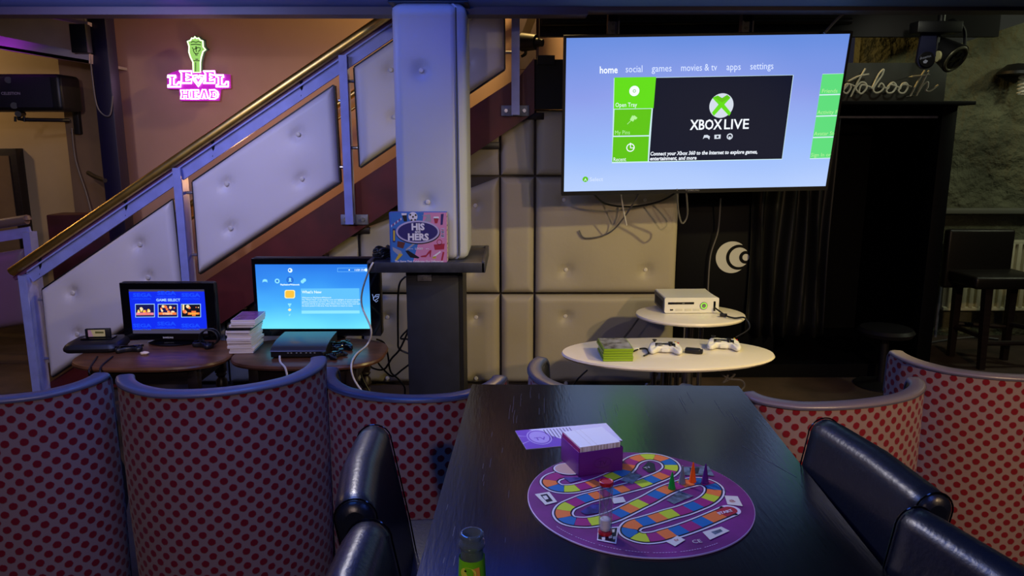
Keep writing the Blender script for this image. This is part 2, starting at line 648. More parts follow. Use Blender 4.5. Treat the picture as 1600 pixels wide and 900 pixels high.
# far walls
XW = PY(163, 200, 5.6).x
mb = MB(); mb.box(XW, 0.78, 5.6, 5.7, 0, 3.3)
struct('wall_back', mb, M['mauve'], 'mauve wall behind the staircase carrying the neon sign')
XB = PY(96, 120, 5.7).x
mb = MB(); mb.box(XB, XW, 5.68, 5.8, 0, 3.3)
mb.box(XB, XB + 0.1, 5.8, 6.5, 0, 3.3)
struct('wall_back_pilaster', mb, M['brownwall'], 'brown return wall between corridor and staircase')
mb = MB(); mb.box(-7, XB, 6.4, 6.5, 0, 3.3)
struct('wall_back_left', mb, M['beige'], 'beige corridor wall behind the loudspeaker')
mb = MB(); mb.box(-7.1, -7, -2.5, 7.2, 0, 3.4)
struct('wall_left', mb, M['brownwall'])
mb = MB(); mb.box(7, 7.1, -2.5, 7.2, 0, 3.4)
struct('wall_right', mb, M['dark'])
mb = MB(); mb.box(-7, 7, -2.6, -2.5, 0, 2.3)
struct('wall_front', mb, M['brownwall'])
mb = MB()
# rough plaster wall on the right: displaced grid
YR = 5.75
nx, nz_ = 90, 60
x0, x1, z0, z1 = 2.6, 6.9, 0.0, 3.3
from mathutils import noise as mn
vs = []
for j in range(nz_ + 1):
    for i in range(nx + 1):
        x = x0 + (x1 - x0) * i / nx
        z = z0 + (z1 - z0) * j / nz_
        d = mn.noise(Vector((x * 2.2, z * 2.2, 0))) * 0.06 + mn.noise(Vector((x * 7, z * 7, 3))) * 0.018
        if z < 1.0:
            d = 0
        vs.append((x, YR - max(d, -0.04), z))
fs = [[j * (nx + 1) + i, j * (nx + 1) + i + 1, (j + 1) * (nx + 1) + i + 1, (j + 1) * (nx + 1) + i] for j in range(nz_) for i in range(nx)]
mb.add(vs, fs)
mb.box(x0, x1, YR + 0.05, YR + 0.15, 0, 3.3)
struct('wall_back_right', mb, M['plaster'], 'rough grey plaster wall behind the bar stool')
zl = PY(1540, 327, YR).z
mb = MB(); mb.box(2.6, 6.9, YR - 0.09, YR, zl - 0.028, zl + 0.012, bev=0.006)
struct('trim_2', mb, mat('ledge_paint', rgb(112, 112, 100), 0.5), 'thin grey ledge across the plaster wall')
# dark beam crossing top right
mb = MB()
a, b = PY(1470, 78, 5.3), PY(1640, 22, 5.3)
mb.prism([a, b, b + Vector((0, 0, 0.6)), a + Vector((0, 0, 0.6))], (0, 0.12, 0))
struct('trim_3', mb, M['dark'], 'dark sloping beam above the plaster wall')
# soffit board behind the television
mb = MB()
a, b = PY(843, 60, 4.62), PY(1560, 60, 4.62)
mb.box(a.x, b.x, 4.62, 4.66, a.z + 0.01, 3.3)
struct('trim_4', mb, mat('soffit_black', rgb(22, 16, 20), 0.6), 'black soffit board above the large television')
# pipe along the soffit
mb = MB(); mb.cyl(PY(846, 36, 4.605), PY(1330, 33, 4.605), 0.018)
tag(mb.build('pipe', mat('dark_pipe', rgb(38, 34, 36), 0.4), None, True), 'thin dark pipe running along the soffit above the television', 'pipe')

# purple lit mezzanine beams top left
YM = 5.1
mb = MB()
pm = vplane(YM)
mb.prism([PY(-60, 44, YM), PY(139, 84, YM), PY(139, 99, YM), PY(-60, 66, YM)], (0, 0.05, 0))
mb.prism([PY(-60, 66, YM), PY(139, 99, YM), PY(139, 99, YM) + Vector((0, .5, 0)), PY(-60, 66, YM) + Vector((0, .5, 0))], (0, 0, 0.02))
mb.prism([PY(-60, 20, YM + .4), PY(139, 20, YM + .4), PY(139, 90, YM + .4), PY(-60, 55, YM + .4)], (0, 0.05, 0))
mb.prism([PY(40, 20, YM), PY(60, 20, YM), PY(137, 34, YM), PY(137, 40, YM)], (0, 0.06, 0))
struct('ceiling_mezzanine', mb, mat('mezzanine_paint', rgb(150, 140, 150), 0.55, noise=(3, 0.2)), 'purple-lit sloping mezzanine beam at the top left')
mb = MB()
a = PY(112, 40, 5.0)
mb.box(a.x - 0.02, PY(133, 40, 5.0).x, 5.0, 5.06, PY(0, 82, 5.0).z, PY(0, 37, 5.0).z, bev=0.004)
tag(mb.build('wall_box', M['blackplastic'], None, True), 'small black box tucked under the purple mezzanine beam', 'box')

# dark post
mb = MB()
xa, xb = PY(135, 24, 5.15).x, PY(163, 24, 5.15).x
mb.box(xa, xb, 5.15, 5.27, 0, 3.3, bev=0.004)
tag(mb.build('post', mat('indigo_post', rgb(24, 19, 48), 0.45), None, True), 'dark indigo square post left of the neon sign', 'post')

# ================================================================== WALL PADS (cream tufted panels)
def pad(corners, Y, thick, buttons, name, parent=None, m=None, edge=0.05, label=None, cat=None, group=None, nx=40, nz=34, back=0.02, pull=0.03, rad=0.10, world=True):
    """corners TL,TR,BR,BL as world x,z; cushion bulging toward -Y"""
    TL, TR, BR, BL = [Vector((c[0], 0, c[1])) for c in corners]
    mb = MB()
    g = []
    W = (TR - TL).length
    H = (TL - BL).length
    for j in range(nz + 1):
        v = j / nz
        v = 0.5 - 0.5 * math.cos(PI * v) if True else v
        for i in range(nx + 1):
            u = i / nx
            u = 0.5 - 0.5 * math.cos(PI * u)
            p = (BL * (1 - u) + BR * u) * (1 - v) + (TL * (1 - u) + TR * u) * v
            de = min(u * W, (1 - u) * W, v * H, (1 - v) * H)
            q = min(de / edge, 1.0)
            h = thick * (1 - (1 - q) ** 2.2) ** 0.5 if q < 1 else thick
            h += 0.004 * mn.noise(Vector((p.x * 4, p.z * 4, Y)))
            for bx, bz in buttons:
                d = math.hypot(p.x - bx, p.z - bz)
                h -= pull * math.exp(-(d / (rad * 0.28)) ** 2) + pull * 0.35 * math.exp(-(d / rad) ** 2)
                # creases to either side
                if abs(p.z - bz) < 0.2 and d < 0.16:
                    pass
            g.append(Vector((p.x, Y - max(h, 0.002), p.z)))
    n = nx + 1
    fs = [[j * n + i, j * n + i + 1, (j + 1) * n + i + 1, (j + 1) * n + i] for j in range(nz) for i in range(nx)]
    mb.add(g, fs)
    # backing board
    B = [Vector((c.x, Y, c.z)) for c in (TL, TR, BR, BL)]
    mb.prism(B, (0, back, 0), 1)
    return mb


def seg_label(k):
    return k


YWALL = 4.5
# wall board the pads are fixed to
mb = MB()
def zstr_low(px):   # lower edge of the stringer in px
    return 250 - 0.667 * (px - 730)
pts = [PY(1056, 172, YWALL + .03), PY(836, 172, YWALL + .03), PY(200, zstr_low(200), YWALL + .03)]
xr = pts[0].x
poly = [(xr, pts[0].z), (pts[1].x, pts[1].z), (pts[2].x, max(pts[2].z, 0.0)), (pts[2].x, 0), (xr, 0)]
mb.prism([Vector((x, YWALL + .02, z)) for x, z in poly], (0, 0.08, 0))
struct('wall_stair', mb, mat('pad_board', rgb(70, 62, 56), 0.7), 'boxed-in wall under the staircase carrying cream padded panels')

XS = [130, 350, 565, 782, 835, 1055]
cols = [PY(x, 458, YWALL).x for x in XS]
zt, zm = PY(900, 275, YWALL).z, PY(900, 458, YWALL).z
wp = [PY(200, zstr_low(200), YWALL), PY(836, 172, YWALL)]
sl = (wp[1].z - wp[0].z) / (wp[1].x - wp[0].x)
def zcap(x):
    return min(wp[0].z + sl * (x - wp[0].x), wp[1].z)
rows = [(0.02, zm), (zm, zt), (zt, 9)]
g_ = 0.006
names = {0: 'bottom row', 1: 'middle row', 2: 'top row'}
colname = ['under the left wooden side table', 'behind the two tube televisions', 'behind the pedestal column', 'narrow strip right of the column', 'beside the black photo booth']
colname[1] = 'behind the right wooden side table'
btn_px = {(1, 4): [(881, 312), (1007, 312), (884, 421), (1008, 421)], (0, 4): [(883, 493), (1010, 493), (884, 598), (1010, 600)],
          (1, 2): [(606, 330), (743, 321), (606, 421), (743, 421)], (0, 2): [(606, 495), (744, 495), (606, 590), (744, 590)],
          (0, 1): [(410, 500), (520, 500), (520, 590), (410, 590)], (1, 1): [], (0, 0): []}
for r, (za, zb) in enumerate(rows):
    for c in range(5):
        xa, xb = cols[c] + g_, cols[c + 1] - g_
        za_, ca, cb = za + g_, zcap(xa), zcap(xb)
        if min(zb, cb) - za_ < 0.03:
            continue
        tl, tr = min(zb - g_, ca - g_), min(zb - g_, cb - g_)
        if tl < za_ + 0.01:
            # clip the left end where the slope meets the row
            xa = xa + (za_ + 0.02 - ca) / sl
            tl = za_ + 0.015
        bs = [(PY(x, y, YWALL).x, PY(x, y, YWALL).z) for x, y in btn_px.get((r, c), [])]
        bs = [b for b in bs if b[1] < zcap(b[0]) - 0.05]
        m_ = pad([(xa, tl), (xb, tr), (xb, za_), (xa, za_)], YWALL, 0.045, bs, 'pad', edge=0.045, nx=44, nz=36)
        lab = {(1, 4): 'large cream tufted wall pad with four buttons left of the photo booth',
               (0, 4): 'cream tufted wall pad behind the white oval tables, bottom row',
               (2, 4): 'cream wall pad partly hidden behind the large television, top row',
               (1, 3): 'narrow plain cream wall pad in the middle row right of the column',
               (0, 3): 'narrow plain cream wall pad in the bottom row right of the column',
               (2, 3): 'narrow cream wall pad with sloped top under the stair stringer',
               (1, 2): 'cream tufted wall pad crossing behind the column, middle row',
               (0, 2): 'cream tufted wall pad behind the dark pedestal, bottom row',
               (2, 2): 'small triangular cream wall pad just right of the column under the stringer',
               (1, 1): 'triangular cream wall pad above the blue-screen television',
               (0, 1): 'cream wall pad behind the right wooden side table legs',
               (0, 0): 'low cream wall pad behind the left wooden side table legs'}[(r, c)]
        root = thing('padded_wall_panel', lab, 'wall panel', ((xa + xb) / 2, YWALL, za_), 0, 'cream padded panels under the stairs')
        m_.build('cushion', [M['wall_leather'], M['black']], root, True, 50)
        for bx, bz in bs:
            q = MB(); q.lathe([(0.0, -0.006), (0.010, -0.005), (0.013, 0), (0.010, 0.005), (0.0, 0.006)], (0, 0, 0), 12, xf=Matrix.Translation((bx, YWALL - 0.014, bz)) @ Matrix.Rotation(PI / 2, 4, 'X'))
            q.build('button', M['button'], root, True)

# ================================================================== STAIRCASE
YS = 4.40
st = thing('staircase', 'staircase with dark red stringer rising to the right behind the televisions', 'staircase', (PY(97, 596, YS).x, YS, 0))
def ztop(px):
    return 439 - 0.667 * (px - 332)
mb = MB()
lo = PY(60, ztop(60) + 78, YS)
pts = [PY(60, ztop(60), YS), PY(812, ztop(812), YS), PY(835, 90, YS), PY(835, 176, YS), PY(200, zstr_low(200), YS)]
pp = [Vector((p.x, YS, max(p.z, 0.0))) for p in pts]
pp.append(Vector((PY(120, 600, YS).x - .1, YS, 0.0)))
pp.append(Vector((pp[0].x, YS, 0.0)))
pp[4].z = max(pp[4].z, 0.0)
mb.prism(pp, (0, 0.05, 0))
mb.build('stringer', M['red_stringer'], st, True)
# steps
pA, pB = PY(60, ztop(60), YS), PY(812, ztop(812), YS)
s_ = (pB.z - pA.z) / (pB.x - pA.x)
n = 13
for k in range(n):
    x = pA.x + 0.22 + k * 0.26
    zz = pA.z + s_ * (x - pA.x) - 0.10
    if zz < 0.05 or zz > 2.6:
        continue
    mb = MB(); mb.box(x, x + 0.30, YS + 0.05, 5.45, zz - 0.04, zz, bev=0.004)
    mb.build('step', M['darkwood'], st, True)
mb = MB()
pA2, pB2 = Vector((pA.x, 5.45, pA.z - .02)), Vector((pB.x, 5.45, pB.z - .02))
mb.prism([pA2, pB2, pB2 - Vector((0, 0, .3)), Vector((pA.x + .45, 5.45, 0)), Vector((pA.x, 5.45, 0))], (0, 0.04, 0))
mb.build('far_stringer', M['red_stringer'], st, True)
# landing front
a, b = PY(835, 92, YS), PY(1060, 95, YS)
mb = MB(); mb.box(a.x - 0.01, b.x, YS + 0.03, YS + 0.08, PY(850, 170, YS).z, a.z)
mb.box(PY(848, 92, YS).x - .03, PY(867, 92, YS).x, YS + 0.0, YS + 0.06, a.z - .03, a.z + 0.02)
mb.build('landing_front', M['dark'], st, True)
mb = MB(); mb.box(a.x, b.x, YS + 0.08, 5.45, a.z - 0.1, a.z - 0.02)
mb.build('landing', M['darkwood'], st, True)

# railing
rl = thing('stair_railing', 'blue-painted steel stair railing with white tufted infill panels and brass handrail', 'railing', (PY(60, 600, YS).x, YS, 0))
YRAIL = 4.34
def bar(mb, p, q, w_, d, mi=0):
    """flat bar between p and q in the x-z plane; w_ height, d depth in y"""
    p, q = Vector(p), Vector(q)
    t = (q - p).normalized()
    nrm = Vector((-t.z, 0, t.x)) * w_ / 2
    y = Vector((0, d / 2, 0))
    vs = [p - nrm - y, p + nrm - y, q + nrm - y, q - nrm - y, p - nrm + y, p + nrm + y, q + nrm + y, q - nrm + y]
    mb.add(vs, [[0, 1, 2, 3], [7, 6, 5, 4], [0, 4, 5, 1], [1, 5, 6, 2], [2, 6, 7, 3], [3, 7, 4, 0]], mi)
posts = [((47, 428), (64, 612)), ((283, 262), (299, 470)), ((538, 88), (550, 349)), ((805, -60), (806, 180))]
for k, (t, bm_) in enumerate(posts):
    p, q = PY(t[0], t[1], YRAIL), PY(bm_[0], bm_[1], YRAIL)
    p.x = q.x = (p.x + q.x) / 2
    if k == 0:
        q.z = 0.0
    mb = MB(); bar(mb, q, p, 0.024, 0.12)
    bar(mb, q + Vector((0, -0.055, 0)), p + Vector((0, -0.055, 0)), 0.045, 0.012)
    mb.build('post', M['rail'], rl, True)
for (px, py) in ((554, 343), (805, 173)):
    c = PY(px, py, YS - 0.012)
    mb = MB(); mb.box(c.x - 0.08, c.x + 0.08, YS - 0.02, YS, c.z - 0.03, c.z + 0.03, bev=0.003)
    pl = mb.build('mounting_plate', M['bracket'], rl, True)
    for sx in (-1, 1):
        mb = MB(); mb.cyl(c + Vector((sx * 0.052, -0.008, 0)), c + Vector((sx * 0.052, -0.02, 0)), 0.013, 0.011, 6)
        mb.build('bolt', M['steel'], pl, True)
# top flat bar
mb = MB()
tb = [(47, 432), (283, 271), (538, 98), (805, -82)]
for i in range(3):
    bar(mb, PY(*tb[i], YRAIL), PY(*tb[i + 1], YRAIL), 0.075, 0.018)
    bar(mb, PY(tb[i][0], tb[i][1] - 9, YRAIL), PY(tb[i + 1][0], tb[i + 1][1] - 9, YRAIL), 0.008, 0.06)
mb.build('top_bar', M['rail'], rl, True)
# brass handrail
def hy(px):
    return 425 - 0.682 * (px - 18)
mb = MB(); mb.cyl(PY(18, hy(18), YRAIL - 0.03), PY(640, hy(640), YRAIL - 0.03), 0.027, seg=24)
mb.build('handrail', M['brass'], rl, True)
mb = MB(); bar(mb, PY(24, hy(24) + 14, YRAIL), PY(640, hy(640) + 14, YRAIL), 0.022, 0.03)
mb.build('handrail_core', mat('plum_rail', rgb(96, 60, 96), 0.5), rl, True)
for px in (62, 196, 332, 470):
    mb = MB()
    mb.tube([PY(px, hy(px) + 4, YRAIL - .02), PY(px + 2, hy(px) + 24, YRAIL), PY(px + 1, hy(px) + 34, YRAIL)], 0.010, 8)
    mb.build('handrail_bracket', M['blackplastic'], rl, True)
# padded infills
YP = 4.36
pads = [([(68, 452), (271, 312), (286, 452), (83, 588)], [(222, 381), (118, 456), (125, 520), (235, 432)], 'lower left white tufted panel'),
        ([(302, 284), (522, 134), (531, 285), (313, 427)], [(357, 287), (363, 356), (468, 210), (474, 279)], 'middle white tufted panel'),
        ([(554, 106), (787, -52), (788, 108), (563, 261)], [(612, 110), (730, 102), (618, 183), (735, 30)], 'upper white panel passing behind the column')]
for cs, bs, nm in pads:
    W_ = [PY(x, y, YP) for x, y in cs]
    cc = [(p.x, p.z) for p in W_]
    bb = [(PY(x, y, YP).x, PY(x, y, YP).z) for x, y in bs]
    m_ = pad(cc, YP, 0.05, bb, 'pad', edge=0.045, pull=0.032, rad=0.10, nx=52, nz=40)
    # dark frame around
    for i in range(4):
        p, q = W_[i], W_[(i + 1) % 4]
        bar(m_, p + Vector((0, 0.01, 0)), q + Vector((0, 0.01, 0)), 0.014, 0.04, 1)
    pn = m_.build('infill_panel', [M['white_leather'], M['black']], rl, True, 50)
    pn['label'] = nm
    for bx, bz in bb:
        q = MB(); q.lathe([(0.0, -0.006), (0.010, -0.005), (0.014, 0), (0.010, 0.005), (0.0, 0.006)], (0, 0, 0), 12, xf=Matrix.Translation((bx, YP - 0.03, bz)) @ Matrix.Rotation(PI / 2, 4, 'X'))
        q.build('button', M['button'], pn, True)
# fixing pins
for (x, y, x2) in ((292, 301, 304), (300, 398, 312), (272, 330, 286), (538, 127, 556), (547, 231, 563), (529, 157, 541), (531, 261, 545), (790, 82, 805), (60, 468, 72), (70, 560, 82)):
    mb = MB(); mb.cyl(PY(x, y, YP), PY(x2, y, YP), 0.009, seg=10)
    mb.build('fixing_pin', M['steel'], rl, True)

# far handrail on the back side of the stairs
mb = MB(); mb.cyl(PY(250, 352, 5.40), PY(900, -90, 5.40), 0.024)
mb.cyl(PY(250, 375, 5.40), PY(900, -67, 5.40), 0.010)
for px in (300, 510):
    yy = 352 - 0.68 * (px - 250)
    mb.cyl(PY(px, yy, 5.4), PY(px, yy + 20, 5.6), 0.008)
tag(mb.build('handrail', M['brass'], None, True), 'thin brass handrail on the mauve wall behind the stairs', 'handrail')

# second short railing far left
rr = thing('short_railing', 'short blue rail with grey handrail and dark padded panel at the far left edge', 'railing', (PY(20, 520, 5.0).x, 5.0, 0))
mb = MB(); mb.cyl(PY(-80, 362, 4.95), PY(42, 343, 4.95), 0.032, seg=16)
mb.lathe([(0.0, 0.034), (0.02, 0.026), (0.032, 0.0)], tuple(PY(42, 343, 4.95)), 16, xf=None)
mb.build('handrail', mat('grey_handrail', rgb(110, 92, 86), 0.4), rr, True)
mb = MB(); bar(mb, PY(-80, 382, 5.0), PY(48, 362, 5.0), 0.07, 0.02)
mb.build('top_bar', M['rail'], rr, True)
mb = MB(); bar(mb, PY(46, 362, 5.0), Vector((PY(46, 362, 5.0).x, 5.0, 0)), 0.05, 0.08)
mb.build('post', M['rail'], rr, True)
W_ = [PY(-80, 408, 5.0), PY(40, 388, 5.0), PY(48, 505, 5.0), PY(-80, 525, 5.0)]
m_ = pad([(p.x, p.z) for p in W_], 5.0, 0.04, [], 'pad', nx=16, nz=16)
m_.build('infill_panel', [mat('grey_vinyl', rgb(120, 100, 120), 0.5), M['black']], rr, True)

# ================================================================== NEON SIGN
YN = 5.55
pn = vplane(YN)
ns = thing('neon_sign', 'LEVEL HEAD neon sign with green raised fist on the mauve wall', 'neon sign', tuple(PY(310, 160, YN)))
NEON_W = glow('neon_pink_white', (1.0, 0.72, 1.0, 1), 3.2)
NEON_M = glow('neon_magenta', (0.62, 0.02, 0.60, 1), 0.55)
NEON_G = glow('neon_green', (0.50, 1.0, 0.22, 1), 0.62)
NEON_GW = glow('neon_green_edge', (0.80, 1.0, 0.55, 1), 1.8)
def nz7(x, y):
    return (250 + x / 6.925, 40 + y / 6.925)
mb = MB()
back = [(85, 530), (215, 480), (370, 480), (385, 500), (600, 480), (615, 520), (765, 530), (770, 680), (665, 690), (650, 815), (225, 815), (215, 690), (85, 685)]
mb.prism([pn.hit(*nz7(x, y), 0.0) for x, y in back], pn.n * 0.012)
mb.build('backing_board', mat('magenta_acrylic', rgb(150, 20, 150), 0.35, emit=((0.5, 0.02, 0.5, 1), 0.35)), ns, True)
def stroke(mb, pts, r=0.006, off=0.026, closed=False, smooth=False, mi=0):
    mb.tube([pn.hit(*nz7(x, y), off) for x, y in pts], r, 8, mi, smooth, closed, 4)
def Lg(x, y, w_, h):
    return [(x, y), (x + .62 * w_, y), (x + .62 * w_, y + .16 * h), (x + .48 * w_, y + .22 * h), (x + .48 * w_, y + .80 * h), (x + .72 * w_, y + .80 * h), (x + .86 * w_, y + .55 * h), (x + w_, y + .55 * h), (x + w_, y + h), (x, y + h), (x + .04 * w_, y + .86 * h), (x + .2 * w_, y + .8 * h), (x + .2 * w_, y + .2 * h), (x, y + .14 * h)]
def Eg(x, y, w_, h):
    return [(x, y), (x + w_, y), (x + w_, y + .36 * h), (x + .82 * w_, y + .3 * h), (x + .55 * w_, y + .22 * h), (x + .55 * w_, y + .42 * h), (x + .78 * w_, y + .5 * h), (x + .55 * w_, y + .6 * h), (x + .55 * w_, y + .78 * h), (x + .84 * w_, y + .72 * h), (x + w_, y + .62 * h), (x + w_, y + h), (x, y + h), (x + .18 * w_, y + .82 * h), (x + .18 * w_, y + .2 * h)]
for nm, fn, (x, y, w_, h) in (('letter_l', Lg, (100, 545, 140, 120)), ('letter_e', Eg, (225, 497, 132, 128)), ('letter_e', Eg, (485, 497, 122, 128)), ('letter_l', Lg, (620, 540, 132, 122))):
    mb = MB(); stroke(mb, fn(x, y, w_, h), closed=True)
    mb.build(nm, NEON_W, ns, True)
mb = MB()
for k in (1.0, 0.55):
    pts = [(430 + k * dx, 590 + k * dy) for dx, dy in ((0, 72), (-48, 5), (-62, -45), (-12, -50), (0, -28), (14, -50), (62, -45), (48, 5))]
    stroke(mb, pts, closed=True)
mb.build('letter_v', NEON_W, ns, True)
def Hh(x, y, w_, h):
    return [(x, y), (x + .4 * w_, y), (x + .36 * w_, y + .38 * h), (x + .64 * w_, y + .38 * h), (x + .6 * w_, y), (x + w_, y), (x + .92 * w_, y + .5 * h), (x + w_, y + h), (x + .6 * w_, y + h), (x + .64 * w_, y + .62 * h), (x + .36 * w_, y + .62 * h), (x + .4 * w_, y + h), (x, y + h), (x + .1 * w_, y + .5 * h)]
def Aa(x, y, w_, h):
    return [(x + .35 * w_, y), (x + .65 * w_, y), (x + .95 * w_, y + h), (x + .62 * w_, y + h), (x + .5 * w_, y + .4 * h), (x + .38 * w_, y + h), (x + .03 * w_, y + h)]
def Dd(x, y, w_, h):
    return [(x, y), (x + .6 * w_, y), (x + .92 * w_, y + .22 * h), (x + w_, y + .5 * h), (x + .92 * w_, y + .8 * h), (x + .6 * w_, y + h), (x, y + h), (x + .14 * w_, y + .5 * h)]
for nm, fn, (x, y, w_, h) in (('letter_h', Hh, (240, 700, 98, 94)), ('letter_e', Eg, (345, 700, 90, 94)), ('letter_a', Aa, (440, 694, 104, 100)), ('letter_d', Dd, (550, 698, 96, 98))):
    mb = MB(); stroke(mb, fn(x, y, w_, h), r=0.0055, closed=True)
    if nm == 'letter_d':
        stroke(mb, Dd(588, 725, 34, 46), r=0.004, closed=True)
    mb.build(nm, NEON_W, ns, True)
fist = [(375, 510), (372, 400), (345, 345), (328, 290), (330, 230), (312, 175), (345, 165), (360, 140), (380, 145), (393, 125), (410, 145), (435, 140), (450, 162), (478, 170), (482, 235), (508, 265), (480, 285), (462, 345), (452, 400), (452, 510)]
mb = MB(); mb.prism([pn.hit(*nz7(400 + (x - 400) * 1.3, 300 + (y - 300) * 1.12), 0.0) for x, y in fist], pn.n * 0.010)
mb.build('fist_backing', mat('clear_dark_acrylic', rgb(58, 62, 66), 0.2), ns, True)
mb = MB(); mb.prism([pn.hit(*nz7(x, y), 0.012) for x, y in fist], pn.n * 0.006, 0)
for ln in ([(345, 185), (370, 175), (400, 185), (430, 175), (458, 190)], [(345, 210), (400, 205), (455, 212)], [(360, 240), (375, 262), (398, 255), (402, 225)], [(402, 255), (420, 240), (448, 245), (445, 270), (425, 285)], [(370, 265), (385, 300), (405, 310), (430, 300)], [(395, 300), (400, 325), (420, 320)], [(395, 368), (425, 368)], [(362, 383), (460, 383)], [(402, 225), (405, 290)], [(398, 400), (398, 500)]):
    mb.line(pn, [nz7(*p) for p in ln], 0.006, 0.0195, 1)
mb.build('fist', [NEON_G, mat('dark_green_line', rgb(40, 80, 30), 0.5)], ns, True)
mb = MB(); stroke(mb, fist, r=0.005, off=0.024, closed=True)
mb.build('fist_outline', NEON_GW, ns, True)

# ================================================================== LOUDSPEAKER on bracket
YK = 5.3
sk = thing('loudspeaker', 'black wide loudspeaker on a wall arm at the upper left', 'loudspeaker', tuple(PY(45, 172, YK)))
a, b = PY(-60, 173, YK), PY(92, 115, YK)
mb = MB(); mb.box(a.x, b.x, YK, YK + 0.26, a.z, b.z, bev=0.03, seg=3)
mb.build('cabinet', M['blackplastic'], sk, True)
mb = MB()
mb.box(a.x + .03, b.x - 0.06, YK - 0.012, YK + .01, a.z + .02, b.z - .02, bev=0.006)
g = mb.build('grille', mat('speaker_grille', rgb(24, 22, 40), 0.6, bump=(400, 0.8, 0.004)), sk, True)
pk = vplane(YK - 0.013)
mb = MB(); mb.text('CELESTION', pk, 2, 148, 0.026, 0.001, bold=0.02)
mb.build('lettering', mat('pale_print', rgb(170, 160, 175), 0.5), g, True)
for c in ((13, 125), (22, 165)):
    mb = MB(); mb.cyl(PY(*c, YK - 0.012), PY(*c, YK - 0.02), 0.022, seg=18)
    mb.build('port', M['black'], sk, True)
ar = thing('wall_bracket', 'black steel wall arm holding the loudspeaker', 'bracket', tuple(PY(110, 200, 5.6)))
mb = MB()
mb.tube([PY(28, 174, YK + .1), PY(30, 186, YK + .1), PY(40, 187, YK + .1), PY(108, 188, 5.62)], 0.014, 8, smooth=False)
mb.cyl(PY(28, 178, YK + .02), PY(36, 178, YK + .2), 0.02)
for c in ((24, 182), (38, 182)):
    mb.cyl(PY(*c, YK + .08), PY(c[0], c[1] + 8, YK + .08), 0.008)
mb.build('arm', M['black'], ar, True)
p, q = PY(110, 134, 5.66), PY(119, 210, 5.66)
mb = MB(); mb.box(p.x, p.x + 0.045, 5.64, 5.68, q.z, p.z, bev=0.004)
pl = mb.build('wall_plate', M['black'], ar, True)
for c in ((104, 142), (108, 172), (113, 208)):
    mb = MB(); mb.lathe([(0.011, 0), (0.009, 0.006), (0, 0.009)], (0, 0, 0), 10, xf=Matrix.Translation(PY(*c, 5.672)) @ Matrix.Rotation(PI / 2, 4, 'X'))
    mb.build('bolt', M['chrome'], ar, True)
# dark wall screen at far left
a, b = PY(-60, 345, 6.3), PY(24, 232, 6.3)
mb = MB(); mb.box(a.x, b.x, 6.3, 6.4, 0.0, b.z, bev=0.004)
mb.box(a.x, b.x - .06, 6.29, 6.31, 0.0, b.z - 0.06, 1)
o = mb.build('door_1', [M['darkwood'], M['brownwall']], None, True)
o['kind'] = 'structure'

# cables on the brown wall
def cable(pts, r, m, label, cat='cable', group=None, name='cable'):
    mb = MB(); mb.tube(pts, r, 6)
    return tag(mb.build(name, m, None, True), label, cat, group)
cable([PY(112, 200, 5.6), PY(118, 250, 5.6), PY(134, 300, 5.6), PY(142, 330, 5.58), PY(150, 370, 5.5)], 0.006, M['cable_grey'], 'thin pale cable running down the brown wall under the speaker arm')
cable([PY(138, 270, 5.4), PY(148, 276, 5.3), PY(158, 280, 5.2), PY(164, 282, 5.14)], 0.016, M['cable'], 'black cable bundle tied across to the indigo post')
cable([PY(131, 24, 5.12), PY(138, 60, 5.12), PY(143, 110, 5.12), PY(150, 160, 5.12), PY(160, 178, 5.12), PY(172, 179, 5.12), PY(176, 150, 5.12)], 0.005, M['cable_grey'], 'loose violet-lit wire looping down the front of the indigo post')
ntc = MB(); p, q = PY(119, 363, 5.6), PY(130, 402, 5.6)
ntc.box(p.x, q.x, 5.58, 5.6, q.z, p.z, 0, bev=0.003)
for c in ((124, 375), (125, 392)):
    ntc.disc(vplane(5.58), c[0], c[1], 0.016, 0.001, 1)
tag(ntc.build('wall_notice', [mat('notice_white', rgb(200, 190, 180), 0.6), mat('notice_red', rgb(150, 60, 50), 0.6)], None, True), 'small white notice with two red marks seen through the railing', 'notice')
# dark cabinet with red things glimpsed through railing
p, q = PY(75, 400, 5.35), PY(205, 350, 5.35)
mb = MB(); mb.box(p.x + .05, q.x - .1, 5.3, 5.5, 0, 1.0, bev=0.01)
tag(mb.build('cabinet', mat('maroon_cabinet', rgb(70, 30, 34), 0.5, noise=(8, .3)), None, True), 'dark maroon cabinet glimpsed through the lower railing', 'cabinet')

# ================================================================== LANDING DETAILS (right of column top)
ld = thing('landing_spotlight', 'black spotlight fitting on the upper landing post left of the television', 'spotlight', tuple(PY(830, 78, 4.7)))
mb = MB(); mb.cyl(PY(816, 66, 4.75), PY(838, 66, 4.7), 0.055, 0.045, 20)
mb.build('housing', M['blackplastic'], ld, True)
mb = MB(); mb.cyl(PY(838, 66, 4.7), PY(848, 67, 4.68), 0.028, 0.022, 14); mb.build('knob', M['black'], ld, True)
mb = MB(); mb.tube([PY(820, 76, 4.74), PY(821, 84, 4.74), PY(814, 88, 4.74)], 0.01, 8); mb.build('yoke', M['black'], ld, True)
mb = MB(); p = PY(840, 20, 4.72); mb.box(p.x - .008, p.x + .008, 4.71, 4.75, PY(840, 92, 4.72).z, 3.3)
tag(mb.build('landing_post', mat('maroon_post', rgb(60, 24, 30), 0.5), None, True), 'thin maroon post beside the landing spotlight', 'post')
mb = MB(); bar(mb, PY(815, 70, 5.0), PY(842, 0, 5.0), 0.05, 0.03)
tag(mb.build('diagonal_brace', M['beige'], None, True), 'pale diagonal brace behind the landing spotlight', 'brace')
mb = MB(); mb.box(PY(812, 20, 5.2).x, PY(842, 20, 5.2).x, 5.2, 5.24, PY(820, 108, 5.2).z, 3.3)
